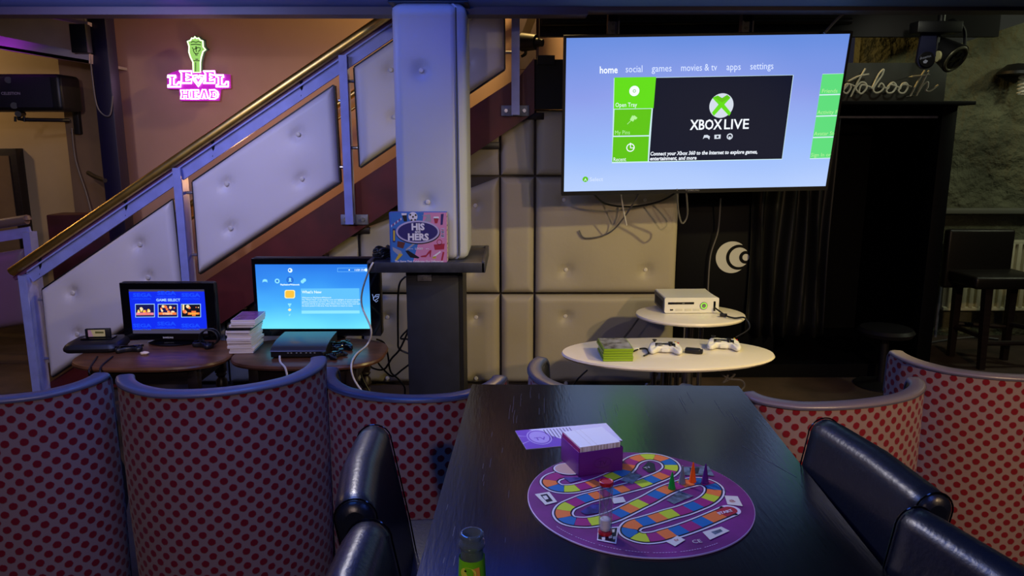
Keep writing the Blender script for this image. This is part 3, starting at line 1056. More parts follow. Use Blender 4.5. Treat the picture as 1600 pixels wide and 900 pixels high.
tag(mb.build('landing_board', mat('plum_board', rgb(84, 70, 78), 0.6), None, True), 'plum grey upright board at the top of the stairs', 'board')

# ================================================================== COLUMN with shelf
cx0, cx1 = PY(621, 380, 3.56).x, PY(716, 380, 3.56).x
col = thing('padded_column', 'white leather padded column rising from a dark pedestal with tray shelf', 'column', ((cx0 + cx1) / 2, 3.7, 0))
zsh = PY(660, 412, 3.46).z
# padded cover
mb = MB()
YC0, YC1 = 3.57, 3.93
xg0, xg1 = cx0, cx1
btns = [(PY(658, 110, YC0).x, PY(658, 110, YC0).z), (PY(668, 316, YC0).x, PY(668, 316, YC0).z)]
nx, nz_ = 24, 70
# rounded-rectangle loops, front face dimpled
def rrect(x0, x1, y0, y1, r, n=6):
    pts = []
    for (cx, cy, a0) in ((x1 - r, y0 + r, -PI / 2), (x1 - r, y1 - r, 0), (x0 + r, y1 - r, PI / 2), (x0 + r, y0 + r, PI)):
        for k in range(n + 1):
            t = a0 + (PI / 2) * k / n
            pts.append((cx + r * math.cos(t), cy + r * math.sin(t)))
    return pts
base_loop = rrect(xg0, xg1 + 0.045, YC0, YC1, 0.035)
# resample front edge
L = [(x, y) for x, y in base_loop]
front = [(xg0 + 0.035 + (xg1 + 0.045 - 0.07 - xg0) * k / 22, YC0) for k in range(1, 22)]
loop = L + front
N = len(loop)
zb_, zt_ = zsh + 0.002, 2.126
vs = []
for j in range(nz_ + 1):
    z = zb_ + (zt_ - zb_) * j / nz_
    e = min((z - zb_) / 0.03, (zt_ - z) / 0.03, 1.0)
    ins = 0.02 * (1 - math.sqrt(max(0, 1 - (1 - e) ** 2)))
    for x, y in loop:
        cxm, cym = (xg0 + xg1 + 0.045) / 2, (YC0 + YC1) / 2
        dx, dy = x - cxm, y - cym
        nxx = x - math.copysign(min(ins, abs(dx)), dx)
        nyy = y - math.copysign(min(ins, abs(dy)), dy)
        if abs(y - YC0) < 1e-4:
            for bx, bz in btns:
                d = math.hypot(x - bx, z - bz)
                nyy += 0.016 * math.exp(-(d / 0.03) ** 2) + 0.006 * math.exp(-(d / 0.09) ** 2)
            nyy -= 0.004
            s0 = xg1 - 0.002
            nyy += 0.012 * math.exp(-((x - s0) / 0.004) ** 2)
        vs.append((nxx, nyy, z))
fs = [[j * N + k, j * N + (k + 1) % N, (j + 1) * N + (k + 1) % N, (j + 1) * N + k] for j in range(nz_) for k in range(N)]
fs += [list(range(N))[::-1], list(range(nz_ * N, (nz_ + 1) * N))]
mb.add(vs, fs)
cov = mb.build('padded_cover', mat('pale_grey_vinyl', rgb(176, 180, 192), 0.42, spec=0.4, bump=(7, 0.25, 0.01)), col, True, 50)
for bx, bz in btns:
    q = MB(); q.lathe([(0.0, -0.006), (0.009, -0.005), (0.012, 0), (0.009, 0.005), (0.0, 0.006)], (0, 0, 0), 12, xf=Matrix.Translation((bx, YC0 + 0.008, bz)) @ Matrix.Rotation(PI / 2, 4, 'X'))
    q.build('button', M['button'], cov, True)
mb = MB(); xs = xg1 + 0.002
mb.tube([(xs, YC0 - 0.002, zb_ + 0.02), (xs, YC0 - 0.002, zt_ - 0.02)], 0.003, 6, smooth=False)
mb.build('seam', mat('dark_seam', rgb(70, 72, 66), 0.6), cov, True)
mb = MB(); mb.box(xg0 - .012, xg1 + .06, YC0 - .015, YC1, 2.126, 2.1345, bev=.003)
mb.build('top_cap', M['blackplastic'], col, True)
# tray shelf
sx0, sx1 = PY(575, 412, 3.46).x, PY(757, 412, 3.46).x
zb2 = PY(660, 426, 3.46).z
mb = MB()
mb.box(sx0, sx1, 3.47, 4.0, zsh - 0.028, zsh, bev=0.003)
t_ = 0.014
mb.box(sx0, sx1, 3.455, 3.47, zb2, zsh + 0.006, bev=0.003)
mb.box(sx0 - .004, sx0 + t_, 3.455, 4.01, zb2, zsh + 0.012, bev=0.003)
mb.box(sx1 - t_, sx1 + .004, 3.455, 4.01, zb2, zsh + 0.012, bev=0.003)
mb.box(sx0, sx1, 4.0, 4.014, zb2, zsh + 0.012, bev=0.003)
mb.build('tray_shelf', M['shelfpaint'], col, True)
px0, px1 = PY(636, 500, 3.6).x, PY(717, 500, 3.6).x
mb = MB(); mb.box(px0, px1, 3.6, 3.90, 0.0, zb2, bev=0.004)
mb.box(px1, px1 + 0.02, 3.62, 3.92, 0.0, zb2, 1)
ped = mb.build('pedestal', [M['dark_navy'], M['black']], col, True)
p = PY(662, 433, 3.59)
mb = MB(); mb.box(p.x - .03, p.x + .04, 3.585, 3.6, p.z - .02, p.z + .014, bev=.003)
br = mb.build('bracket', M['bracket'], col, True)
mb = MB(); mb.cyl((p.x + .006, 3.585, p.z - .002), (p.x + .006, 3.577, p.z - .002), 0.009); mb.build('bolt', M['steel'], br, True)

# things on the shelf : game box
gb0, gb1 = PY(610, 412, 3.485), PY(697, 332, 3.485)
zt2 = zsh + 0.001
H_ = gb1.z - zt2
GW = gb1.x - gb0.x
gbx = thing('board_game_box', 'HIS and HERS board game box standing on the tray shelf against the column', 'board game', ((gb0.x + gb1.x) / 2, 3.51, zt2))
mb = MB(); mb.box(gb0.x, gb1.x, 3.487, 3.545, zt2, zt2 + H_, 0, bev=0.002)
pb = vplane(3.487)
BX = {k: i + 1 for i, k in enumerate(['blue', 'pink', 'navy', 'lilac', 'white', 'black', 'red', 'brown', 'yellow', 'silver'])}
bm_m = [mat('box_card', rgb(60, 96, 170), 0.45), mat('box_blue', rgb(52, 110, 188), 0.4), mat('box_pink', rgb(200, 130, 172), 0.4), mat('box_navy', rgb(42, 36, 104), 0.4), mat('box_lilac', rgb(176, 168, 206), 0.4), mat('box_white', rgb(222, 220, 232), 0.4), mat('box_black', rgb(22, 20, 30), 0.4), mat('box_red', rgb(160, 40, 62), 0.4), mat('box_brown', rgb(96, 50, 46), 0.4), mat('box_yellow', rgb(196, 170, 60), 0.4), mat('box_silver', rgb(150, 150, 168), 0.4)]
def z9(x, y):
    return (600 + x / 9.0, 320 + y / 9.0)
def bp(pts, mi, off=0.0005):
    mb.poly(pb, [z9(*p) for p in pts], off, mi)
bp([(90, 108), (560, 108), (520, 400), (400, 835), (105, 825)], BX['blue'])
bp([(560, 108), (880, 108), (885, 830), (400, 835), (520, 400)], BX['pink'])
# pictures
bp([(248, 130), (320, 128), (325, 230), (280, 235)], BX['black'], .001); bp([(245, 118), (320, 118), (318, 145), (250, 148)], BX['white'], .0013)
a_, b_ = z9(408, 165); mb.disc(pb, a_, b_, 0.021, .001, BX['white'])
for dx, dy in ((0, 0), (-38, -30), (38, -25), (-20, 45), (30, 42)):
    a_, b_ = z9(408 + dx, 170 + dy); mb.disc(pb, a_, b_, 0.005, .0013, BX['black'], seg=6)
bp([(530, 150), (650, 130), (665, 240), (560, 235), (600, 170)], BX['silver'], .001)
bp([(700, 190), (770, 190), (750, 260), (715, 260)], BX['red'], .001); bp([(700, 165), (770, 165), (775, 195), (695, 195)], BX['white'], .001)
bp([(800, 130), (840, 125), (825, 280), (795, 285)], BX['navy'], .001)
for k in range(7):
    x = 100 + k * 22; y = 285 - k * 16
    bp([(x, y), (x + 11, y - 8), (x + 14, y + 22), (x + 3, y + 30)], BX['red'] if k % 2 else BX['white'], .001)
bp([(122, 335), (160, 335), (160, 525), (122, 525)], BX['navy'], .001); bp([(130, 360), (155, 360), (155, 505), (130, 505)], BX['yellow'], .0013)
bp([(190, 510), (300, 530), (270, 615), (185, 590)], BX['brown'], .001)
bp([(120, 590), (240, 650), (265, 705), (220, 725), (125, 640)], BX['silver'], .001); bp([(215, 680), (265, 700), (180, 790), (155, 780)], BX['yellow'], .0012)
bp([(300, 650), (340, 640), (500, 740), (480, 755), (370, 740)], BX['black'], .001)
bp([(515, 720), (590, 705), (640, 640), (668, 635), (655, 735), (645, 735), (640, 680), (590, 735), (520, 735)], BX['red'], .001)
bp([(700, 560), (855, 545), (845, 625), (715, 635)], BX['red'], .001)
a_, b_ = z9(780, 525); mb.ring(pb, a_, b_, 0.013, 0.003, .001, BX['red'])
bp([(690, 720), (790, 650), (800, 665), (705, 740)], BX['white'], .001); bp([(675, 735), (730, 720), (735, 755), (690, 755)], BX['yellow'], .001)
bp([(825, 660), (850, 665), (825, 780), (800, 785)], BX['red'], .001)
bp([(800, 330), (850, 330), (850, 460), (800, 460)], BX['lilac'], .001)
for k in range(4):
    bp([(805, 345 + k * 28), (845, 350 + k * 28), (840, 362 + k * 28), (810, 358 + k * 28)], BX['black'] if k % 2 else BX['red'], .0013)
bp([(300, 630), (460, 500), (480, 515), (325, 640)], BX['silver'], .0012)
a_, b_ = z9(478, 390)
mb.disc(pb, a_, b_, 0.1045, .0016, BX['black'], ry=0.055, seg=40)
a_, b_ = z9(475, 380)
mb.disc(pb, a_, b_, 0.1025, .0018, BX['lilac'], ry=0.0535, seg=40)
mb.disc(pb, a_, b_, 0.094, .002, BX['navy'], ry=0.046, seg=40)
for t, x, y, s_z, bd in (('HIS', 478, 352, 0.043, .045), ('and', 475, 392, 0.018, .03), ('HERS', 482, 494, 0.043, .045), ('LOGO', 493, 628, 0.013, .03), ('with the', 375, 624, 0.007, .01), ('game', 612, 622, 0.007, .01), ('The Game That Celebrates Our Differences', 495, 806, 0.0128, .03)):
    a_, b_ = z9(x, y)
    mb.text(t, pb, a_, b_, s_z, .0024, BX['white'], 'CENTER', bd)
mb.build('lid', bm_m, gbx, True, 30)
mb = MB(); mb.box(gb1.x + 0.0003, gb1.x + 0.0014, 3.49, 3.542, zt2 + .004, zt2 + H_ - .004, 0)
for k in range(10):
    z = zt2 + .02 + k * H_ / 11
    mb.box(gb1.x + 0.0014, gb1.x + 0.0019, 3.495 + .008 * (k % 3), 3.505 + .009 * (k % 4), z, z + .006, 1)
mb.build('side_print', [mat('box_side', rgb(206, 176, 178), 0.5), bm_m[6]], gbx, True)

# coiled black cable pile on the shelf left
c = PY(598, 404, 3.62)
mb = MB()
pts = []
for k in range(60):
    t = k * 0.55
    pts.append(Vector((c.x + 0.035 * math.cos(t) + 0.01 * math.sin(k * 1.7), 3.62 + 0.055 * math.sin(t), zsh + 0.008 + 0.045 * (k / 60) + 0.008 * math.sin(k * 2.3))))
mb.tube(pts, 0.006, 6, sub=3)
tag(mb.build('cable_coil', M['cable'], None, True), 'tangled black cable coil on the tray shelf beside the game box', 'cable')

# ================================================================== LARGE TELEVISION
o_ = PY(1097, 176, 3.95)
dn = Vector((33, 629, -2862)).normalized()
uu = Vector((1, 0.033, 0.0187)).normalized()
uu = (uu - dn * uu.dot(dn)).normalized()
tv = Plane(o_, uu, -dn)
cn = [tv.loc(*p) for p in ((885, 59), (1329, 53), (1289, 291), (881, 299))]
xl, xr_ = (cn[0][0] + cn[3][0]) / 2, (cn[1][0] + cn[2][0]) / 2
yt, yb = (cn[0][1] + cn[1][1]) / 2, (cn[2][1] + cn[3][1]) / 2
T = thing('television', 'huge flat television hung from the ceiling showing a light blue game console menu', 'television', tuple(tv.pt(0, yb)))
mb = MB()
e = 0.012
P4 = [tv.pt(xl - e, yt + e, -0.004), tv.pt(xr_ + e, yt + e, -0.004), tv.pt(xr_ + e, yb - 0.022, -0.004), tv.pt(xl - e, yb - 0.022, -0.004)]
mb.prism(P4, tv.n * -0.03)
P5 = [tv.pt(xl + .25, yt - .15, -0.034), tv.pt(xr_ - .25, yt - .15, -0.034), tv.pt(xr_ - .25, yb + .05, -0.034), tv.pt(xl + .25, yb + .05, -0.034)]
mb.prism(P5, tv.n * -0.03)
for (p, q) in (((xl - e, yt), (xr_ + e, yt + e)), ((xl - e, yb - .022), (xr_ + e, yb)), ((xl - e, yb), (xl, yt)), ((xr_, yb), (xr_ + e, yt))):
    mb.prism([tv.pt(p[0], p[1], -0.004), tv.pt(q[0], p[1], -0.004), tv.pt(q[0], q[1], -0.004), tv.pt(p[0], q[1], -0.004)], tv.n * 0.008)
mb.build('housing', M['blackplastic'], T, True)
TVS = 1.0
SCR = [glow_grad('menu_backdrop', [(0.0, rgb(176, 200, 245)), (0.25, rgb(150, 182, 243)), (0.65, rgb(134, 152, 226)), (1.0, rgb(98, 136, 216))], strength=1.0, noise=0.25),
       glow('ui_green', rgb(92, 190, 20), 1.0), glow('ui_green_hi', rgb(96, 214, 24), 1.0), glow('ui_green_side', rgb(92, 214, 120), 1.0),
       glow('ui_dark', rgb(12, 18, 40), 1.0), glow('ui_white', rgb(240, 246, 255), 1.0), glow('ui_text', rgb(214, 226, 255), 1.0), glow('ui_palegreen', rgb(176, 236, 150), 1.0), glow('ui_sphere', rgb(206, 214, 226), 1.0), glow('ui_gap', rgb(200, 230, 235), 1.0)]
mb = MB()
mb.add([tv.pt(xl, yt, 0), tv.pt(xr_, yt, 0), tv.pt(xr_, yb, 0), tv.pt(xl, yb, 0)], [[0, 3, 2, 1]], 0, [(0, 1), (1, 1), (1, 0), (0, 0)])
P = mb.poly
P(tv, [(959, 122), (1240, 117), (1222, 249), (956, 255)], .0008, 9)
P(tv, [(1023.5, 121.5), (1239, 117.5), (1221.5, 248), (1014, 252)], .0012, 4)
P(tv, [(960, 121), (1025, 120), (1021, 169), (959, 170)], .002, 2)
P(tv, [(960, 171), (1018, 170), (1014, 211), (958.5, 212)], .0014, 1)
P(tv, [(958, 214), (1014, 213), (1012, 252), (956.5, 253)], .0014, 1)
mb.disc(tv, 991, 142, 0.026, .0028, 5); mb.disc(tv, 991, 142, 0.008, .003, 1); mb.disc(tv, 991, 142, 0.005, .0032, 5)
mb.ring(tv, 985, 230.5, 0.022, 0.005, .0024, 5)
mb.line(tv, [(985, 223), (985, 231), (991, 231)], 0.005, .0026, 5)
P(tv, [(988, 180), (993, 184), (989, 190), (984, 187)], .0022, 7); P(tv, [(991, 180), (996, 184), (993, 187), (988, 183)], .0023, 7); mb.line(tv, [(986, 188), (980, 194)], 0.003, .0022, 7)
FT = lambda t, xa, xb, ya, yb_, h, mi=5, b=0.0, sh=0.0: mb.fit(t, tv, xa, xb, ya, yb_, h, .0034, mi, b, sh)
FT('Open Tray', 961.5, 995, 167, 166.5, 9.5); FT('My Pins', 960.8, 984, 210, 209.5, 9, 7); FT('Recent', 958.5, 978, 252, 251.5, 9)
for t, xa, xb, ya, b_ in (('home', 937, 965, 114.5, .02), ('social', 977.5, 1003.5, 113, 0), ('games', 1018, 1049, 112, 0), ('movies & tv', 1064, 1120, 111, 0), ('apps', 1135, 1157, 109.5, 0), ('settings', 1172, 1208, 108.5, 0)):
    FT(t, xa, xb, ya, ya - (xb - xa) * .02, 15.5, 5 if b_ else 6, b_, 0.0)
# sphere logo
mb.disc(tv, 1127, 165, 0.0625, .002, 8, seg=36)
for sgn in (-1, 1):
    P(tv, [(1127 - sgn * 12, 181), (1127 - sgn * 15, 176), (1127 + sgn * 2, 155), (1127 + sgn * 9, 150), (1127 + sgn * 14, 153)], .0026, 2)
P(tv, [(1115, 152), (1121, 149), (1128, 153), (1136, 148), (1141, 152), (1128, 160)], .0028, 1)
FT('XBOX', 1077.5, 1128, 202.5, 201.5, 22, 5, .02, .05); FT('LIVE', 1131, 1170, 201.5, 200.8, 22, 5, .012, .05)
P(tv, [(1098, 217), (1100, 211), (1105, 210.5), (1109, 213), (1108, 218), (1105, 215), (1101, 215)], .0026, 8)
P(tv, [(1116, 210.5), (1126, 210), (1125.5, 216.5), (1116, 217)], .0026, 8); mb.disc(tv, 1121, 213.5, 0.006, .003, 4)
mb.ring(tv, 1140, 213, 0.016, 0.006, .0026, 8); P(tv, [(1138.5, 213), (1141.5, 213), (1141, 218), (1138.5, 218)], .003, 8)
FT('Connect your Xbox 360 to the Internet to explore games,', 1016, 1183, 242.8, 239.5, 8.2, 5, .025, .2)
FT('entertainment, and more', 1015.5, 1088, 250.3, 249, 8.2, 5, .025, .2)
# right column of tiles
tl = [(1285, 115.5), (1319, 114.5), (1298.5, 247.5), (1265, 248.5)]
P(tv, tl, .0008, 9)
for k in range(4):
    f0, f1 = k / 4 + .004, (k + 1) / 4 - .01
    L_ = lambda f: (tl[0][0] + (tl[3][0] - tl[0][0]) * f, tl[0][1] + (tl[3][1] - tl[0][1]) * f)
    R_ = lambda f: (tl[1][0] + (tl[2][0] - tl[1][0]) * f, tl[1][1] + (tl[2][1] - tl[1][1]) * f)
    P(tv, [L_(f0), R_(f0), R_(f1), L_(f1)], .0013, 3)
    x, y = L_(f1)
    mb.text(['Friends', 'Activity F', 'Avatar Sto', 'Sign In or'][k], tv, x + (3 if k == 0 else 1), y - 2.5, 0.028, .0034, 7, 'LEFT', 0)
mb.disc(tv, 914.5, 280, 0.015, .002, 1); mb.text('A', tv, 914.5, 282.6, 0.022, .0034, 5, 'CENTER'); mb.text('Select', tv, 921, 283, 0.030, .0034, 6)
mb.build('screen', SCR, T, True, 0)
mb = MB(); mb.text('SAMSUNG', tv, 1083, 298.2, 0.014, 0.006, 0, 'CENTER', 0.01)
mb.build('badge', M['bracket'], T, True)
for px, y0_, y1_ in ((956, 18, 56), (1162, 16, 52)):
    p, q = PY(px, y1_, 4.1), PY(px, y0_, 3.92)
    mb = MB(); mb.box(p.x - .022, p.x + .022, 4.06, 4.09, p.z - .25, 3.3)
    mb.box(p.x - .03, p.x - .022, 4.03, 4.09, p.z - .25, 3.3); mb.box(p.x + .022, p.x + .03, 4.03, 4.09, p.z - .25, 3.3)
    for k in range(7):
        mb.lathe([(0.008, 0), (0.008, 0.004), (0, 0.004)], (0, 0, 0), 8, 1, xf=Matrix.Translation((p.x, 4.06, p.z + .02 + k * .035)) @ Matrix.Rotation(PI / 2, 4, 'X'))
    mb.build('hanging_bracket', [mat('grey_strut', rgb(52, 52, 60), 0.5), M['black']], T, True)
# cables hanging from the large television
cable([PY(925, 300, 4.1), PY(945, 318, 4.2), PY(985, 323, 4.3), PY(1030, 315, 4.35), PY(1058, 300, 4.3)], 0.006, M['cable'], 'black cable drooping along the underside of the large television')
cable([PY(1058, 296, 4.03), PY(1060, 330, 4.15), PY(1066, 349, 4.2), PY(1074, 335, 4.2), PY(1072, 296, 4.03)], 0.005, M['cable_grey'], 'thin grey cable loop under the large television by the booth edge')
cable([PY(1000, 300, 4.2), PY(975, 340, 4.35), PY(950, 365, 4.42), PY(915, 372, 4.44), PY(905, 360, 4.44)], 0.005, M['cable_grey'], 'pale grey cable curling over the tufted pad below the television')
cable([PY(970, 300, 4.2), PY(973, 322, 4.25), PY(979, 352, 4.3)], 0.004, M['cable_white'], 'short white cable end hanging below the television')
cable([PY(1126, 310, 4.55), PY(1122, 360, 4.6), PY(1110, 400, 4.62), PY(1106, 455, 4.62)], 0.005, M['cable_grey'], 'thin grey cable hanging in front of the booth panel near the crescent logo')
cable([PY(1288, 52, 3.83), PY(1310, 28, 3.83), PY(1330, 14, 3.83), PY(1342, 12, 3.83)], 0.007, M['cable_grey'], 'short grey cable rising from the top right of the large television')

# ================================================================== PHOTO BOOTH
YB = 4.66
bo = thing('photo_booth', 'tall black photo booth with curtain and crescent logo behind the large television', 'photo booth', (PY(1260, 560, YB).x, YB + .4, 0))
zc = PY(1300, 165, YB).z
x0_, x1_ = PY(1057, 400, YB).x, PY(1248, 400, YB).x
xe0, xe1 = PY(1455, 300, YB).x, PY(1478, 300, YB).x
M['booth'] = mat('booth_black', rgb(4, 5, 12), 0.6, spec=.15)
mb = MB(); mb.box(x0_, x1_ - .12, YB, YB + .04, 0.10, zc, bev=0.003); mb.build('front_panel', M['booth'], bo, True)
mb = MB(); mb.box(xe0, xe1, YB - .03, YB + .10, 0.0, zc, bev=0.004); mb.build('side_frame', M['booth'], bo, True)
mb = MB(); mb.box(x0_, xe1, YB + .98, YB + 1.02, 0.0, zc); mb.build('rear_panel', M['booth'], bo, True)
mb = MB(); mb.box(xe1 - .03, xe1, YB + .1, YB + 1.0, 0.0, zc); mb.build('side_panel', M['booth'], bo, True)
mb = MB(); mb.box(x0_, x0_ + .03, YB + .04, YB + 1.0, 0.0, zc); mb.build('side_panel', M['booth'], bo, True)
mb = MB(); mb.box(x0_, xe1, YB, YB + 1.0, 0.0, 0.09); mb.build('plinth', M['booth'], bo, True)
mb = MB(); mb.box(x0_, PY(1519, 162, YB - .06).x, YB - .10, YB + 1.0, zc, zc + 0.022, bev=0.003); mb.build('canopy', M['booth'], bo, True)
mb = MB(); zr = PY(1380, 183, YB + .02).z; mb.cyl((x0_ + .4, YB + .02, zr), (xe0, YB + .02, zr), 0.008)
mb.build('curtain_rod', M['bracket'], bo, True)
# logo
pB = vplane(YB)
mb = MB()
lw = mat('logo_white', rgb(190, 192, 196), 0.6)
def arcpts(cx, cy, r, n=40):
    return [(cx + r * math.cos(2 * PI * k / n), cy + r * math.sin(2 * PI * k / n)) for k in range(n)]
ca, cb = pB.loc(1143.5, 402)
k_ = 1.0 / 280.0 * 1.14  # metres per px approx
def crescent(c1, r1, c2, r2, off):
    # outer circle minus inner circle (both meet on right)
    n = 48
    outer = [(c1 + r1 * math.cos(t), r1 * math.sin(t)) for t in [2 * PI * i / n for i in range(n)]]
    # intersection angle
    d = c2 - c1
    a = (r1 * r1 - r2 * r2 + d * d) / (2 * d)
    th = math.acos(max(-1, min(1, a / r1)))
    ph = math.acos(max(-1, min(1, (a - d) / r2)))
    pts = [(c1 + r1 * math.cos(th + (2 * PI - 2 * th) * i / n), r1 * math.sin(th + (2 * PI - 2 * th) * i / n)) for i in range(n + 1)]
    pts += [(c2 + r2 * math.cos(2 * PI - ph - (2 * PI - 2 * ph) * i / n), r2 * math.sin(2 * PI - ph - (2 * PI - 2 * ph) * i / n)) for i in range(n + 1)]
    mb.polyl(pB, [(ca + x, cb + z) for x, z in pts], off, 0)
LP_ = 0.00406 / 2.7275
for n_l, (cx_l, r_l, m_l) in enumerate(((283, 68, 0), (312, 54, 1), (314, 42, 0), (341, 27.5, 1), (342, 14.5, 0))):
    mb.polyl(pB, [(ca + (cx_l - 283) * LP_ + r_l * LP_ * math.cos(2 * PI * i / 48), cb + r_l * LP_ * math.sin(2 * PI * i / 48)) for i in range(48)], .0005 + .0004 * n_l, m_l)
mb.build('crescent_logo', [lw, M['booth']], bo, True, 0)
# curtain
mb = MB()
n = 60; xA, xB_ = PY(1170, 400, YB - .03).x, PY(1292, 400, YB - .03).x
zT, zBt = zr - .01, PY(1230, 523, YB - .03).z
def cy_(u, v):
    am = 0.018 + 0.02 * (1 - v)
    return YB - 0.035 + am * math.sin(u * 2 * PI * 5.5 + 0.6 * math.sin(v * 4)) + 0.01 * math.sin(u * 37)
vs = []
nv = 16
for j in range(nv + 1):
    v = j / nv
    for i in range(n + 1):
        u = i / n
        vs.append((xA + (xB_ - xA) * u + 0.012 * math.sin(v * 5 + u * 9), cy_(u, v) - .01, zBt + (zT - zBt) * v + 0.008 * math.sin(u * 20) * (1 - v)))
mb.add(vs, [[j * (n + 1) + i, j * (n + 1) + i + 1, (j + 1) * (n + 1) + i + 1, (j + 1) * (n + 1) + i] for j in range(nv) for i in range(n)])
ct = mb.build('curtain', mat('black_velvet', rgb(8, 9, 14), 0.55), bo, True, 60)
sm = ct.modifiers.new('s', 'SOLIDIFY'); sm.thickness = 0.004
# header sign
zh = PY(1400, 97, YB - .02).z
xh = PY(1484, 130, YB - .02).x
mb = MB(); mb.box(x0_, xh, YB + .02, YB + .05, zc + .022, zh, bev=.003)
mb.build('header_board', mat('header_grey', rgb(64, 66, 62), 0.6, noise=(6, .25)), bo, True)
# lettering: unlit neon script "photobooth"
def zs(x, y):  # zoom coords of region 1200,0..1600,330 at scale 2.7275
    return (1200 + x / 2.7275, y / 2.7275)
YT = YB - 0.02
strk = [
    # p h o t (left part passes behind the television)
    [(150, 440), (185, 330), (200, 345), (215, 375), (190, 398), (172, 385)],
    [(215, 400), (255, 300), (240, 398), (262, 350), (275, 355), (270, 395), (290, 390)],
    [(320, 385), (345, 358), (352, 375), (335, 398), (318, 385), (330, 362), (345, 358), (372, 368)],
    [(352, 412), (385, 345), (415, 292)], [(345, 345), (385, 325), (430, 316)],
    [(385, 395), (375, 375), (395, 352), (415, 355), (420, 375), (400, 398), (388, 392), (400, 362), (440, 372)],
    [(442, 378), (470, 320), (492, 296), (486, 320), (450, 375), (458, 395), (480, 390), (494, 370), (482, 355), (470, 372)],
    [(494, 370), (510, 378), (520, 358), (536, 352), (546, 368), (532, 392), (512, 396), (505, 384), (522, 360), (560, 374)],
    [(562, 380), (572, 358), (588, 354), (596, 370), (582, 394), (564, 396), (557, 384), (575, 360), (612, 370)],
    [(606, 410), (640, 345), (668, 300)], [(612, 326), (655, 322), (690, 318)],
    [(632, 408), (662, 345), (686, 300)], [(640, 392), (660, 362), (680, 350), (680, 370), (672, 385), (690, 388), (725, 362)],
]
mb = MB()
for s_k in strk:
    mb.tube([PY(*zs(x, y), YT) for x, y in s_k], 0.0055, 7)
    mb.cyl(PY(*zs(*s_k[0]), YT), PY(*zs(*s_k[0]), YT) + Vector((0, .04, 0)), 0.003)
mb.build('script_lettering', mat('unlit_neon_tube', rgb(226, 224, 200), 0.35), bo, True)
# stool inside
sto = thing('stool', 'low dark round stool standing at the photo booth opening', 'stool', (PY(1375, 560, 4.55).x, 4.55, 0))
c = PY(1385, 512, 4.5)
mb = MB(); mb.lathe([(0.0, c.z - .045), (0.15, c.z - .045), (0.165, c.z - .02), (0.15, c.z), (0, c.z + .005)], (c.x, 4.5, 0), 28); mb.build('seat', M['blackplastic'], sto, True)
mb = MB(); mb.cyl((c.x, 4.5, 0.02), (c.x, 4.5, c.z - .04), 0.025); mb.build('stem', M['black'], sto, True)
mb = MB(); mb.lathe([(0.16, 0.0), (0.16, 0.01), (0.04, 0.03), (0, 0.03)], (c.x, 4.5, 0), 28); mb.build('base', M['black'], sto, True)

# ================================================================== SIDE ROOM ON THE RIGHT : radiator, bar stool, lights
ra, rb_ = PY(1466, 485, YR - .08), PY(1640, 376, YR - .08)
rad = thing('radiator', 'cream ribbed radiator on the plaster wall behind the bar stool', 'radiator', ((ra.x + rb_.x) / 2, YR - .06, ra.z))
XR = rb_.x + 0.4
mb = MB(); mb.box(ra.x + .03, XR, YR - .07, YR - .02, ra.z, rb_.z, bev=0.005)
mb.box(ra.x + .03, XR, YR - .095, YR - .06, rb_.z - .03, rb_.z, bev=0.004)
mb.box(ra.x + .03, XR, YR - .095, YR - .06, ra.z, ra.z + .03, bev=0.004)
nrib = int((XR - ra.x - .05) / 0.055)
for k in range(nrib):
    x = ra.x + .055 + k * .055
    mb.box(x, x + .034, YR - .098, YR - .06, ra.z + .02, rb_.z - .02, bev=0.008)
mb.build('panel', mat('radiator_enamel', rgb(214, 208, 176), 0.4), rad, True)
mb = MB(); mb.cyl((ra.x + .01, YR - .06, 0), (ra.x + .01, YR - .06, rb_.z - .04), 0.011)
mb.cyl((ra.x + .01, YR - .06, rb_.z - .04), (ra.x + .05, YR - .06, rb_.z - .04), 0.011)
mb.build('pipe', M['bracket'], rad, True)

bs = thing('bar_stool', 'dark brown leather bar stool with four wooden legs by the radiator', 'bar stool', (PY(1560, 570, 4.95).x, 4.95, 0))
LF, LM, LR2 = PZ(1532, 577, 0), PZ(1485, 556, 0), PZ(1568, 562, 0)
sz = 0.60
yb_, yf_ = 5.12, 4.86
def leg(p0, p1, w0=0.04, w1=0.045):
    mb = MB()
    p0, p1 = Vector(p0), Vector(p1)
    vs = []
    for p, w_ in ((p0, w0), (p1, w1)):
        vs += [p + Vector((dx * w_ / 2, dy * w_ / 2, 0)) for dx, dy in ((-1, -1), (1, -1), (1, 1), (-1, 1))]
    mb.add(vs, [[3, 2, 1, 0], [4, 5, 6, 7], [0, 1, 5, 4], [1, 2, 6, 5], [2, 3, 7, 6], [3, 0, 4, 7]])
    return mb
A_ = PY(1545, 432, LF.y + .02)
Bq = PY(1500, 420, LM.y - .02)
Cq = PY(1585, 430, LR2.y)
Dq = Vector((A_.x + .40, LF.y + .05, A_.z))
tops = [(LF, A_), (LM, Bq), (LR2, Cq), (Vector((LF.x + .42, LF.y + .02, 0)), Dq)]
for p, q in tops:
    q = Vector((q.x, q.y, sz - .02))
    leg(p, q, .038, .05).build('leg', M['darkwood'], bs, True)
mb = MB()
sx0_, sx1_ = PY(1488, 430, 5.05).x, PY(1488, 430, 5.05).x + .50
mb.box(sx0_ + .02, sx1_, LF.y - .02, LM.y + .02, sz - .05, sz + .035, bev=0.022, seg=3)
mb.build('seat', mat('brown_black_leather', rgb(24, 21, 19), 0.4, bump=(60, .3, .002)), bs, True)
bt = PY(1540, 357, 5.2).z
mb = MB(); mb.box(sx0_ - .005, sx1_ - .04, LM.y - .03, LM.y + .04, sz - .1, bt, bev=0.02, seg=3, xf=Matrix.Translation((0, 0.0, 0)))
mb.build('backrest', MATS['brown_black_leather'], bs, True)
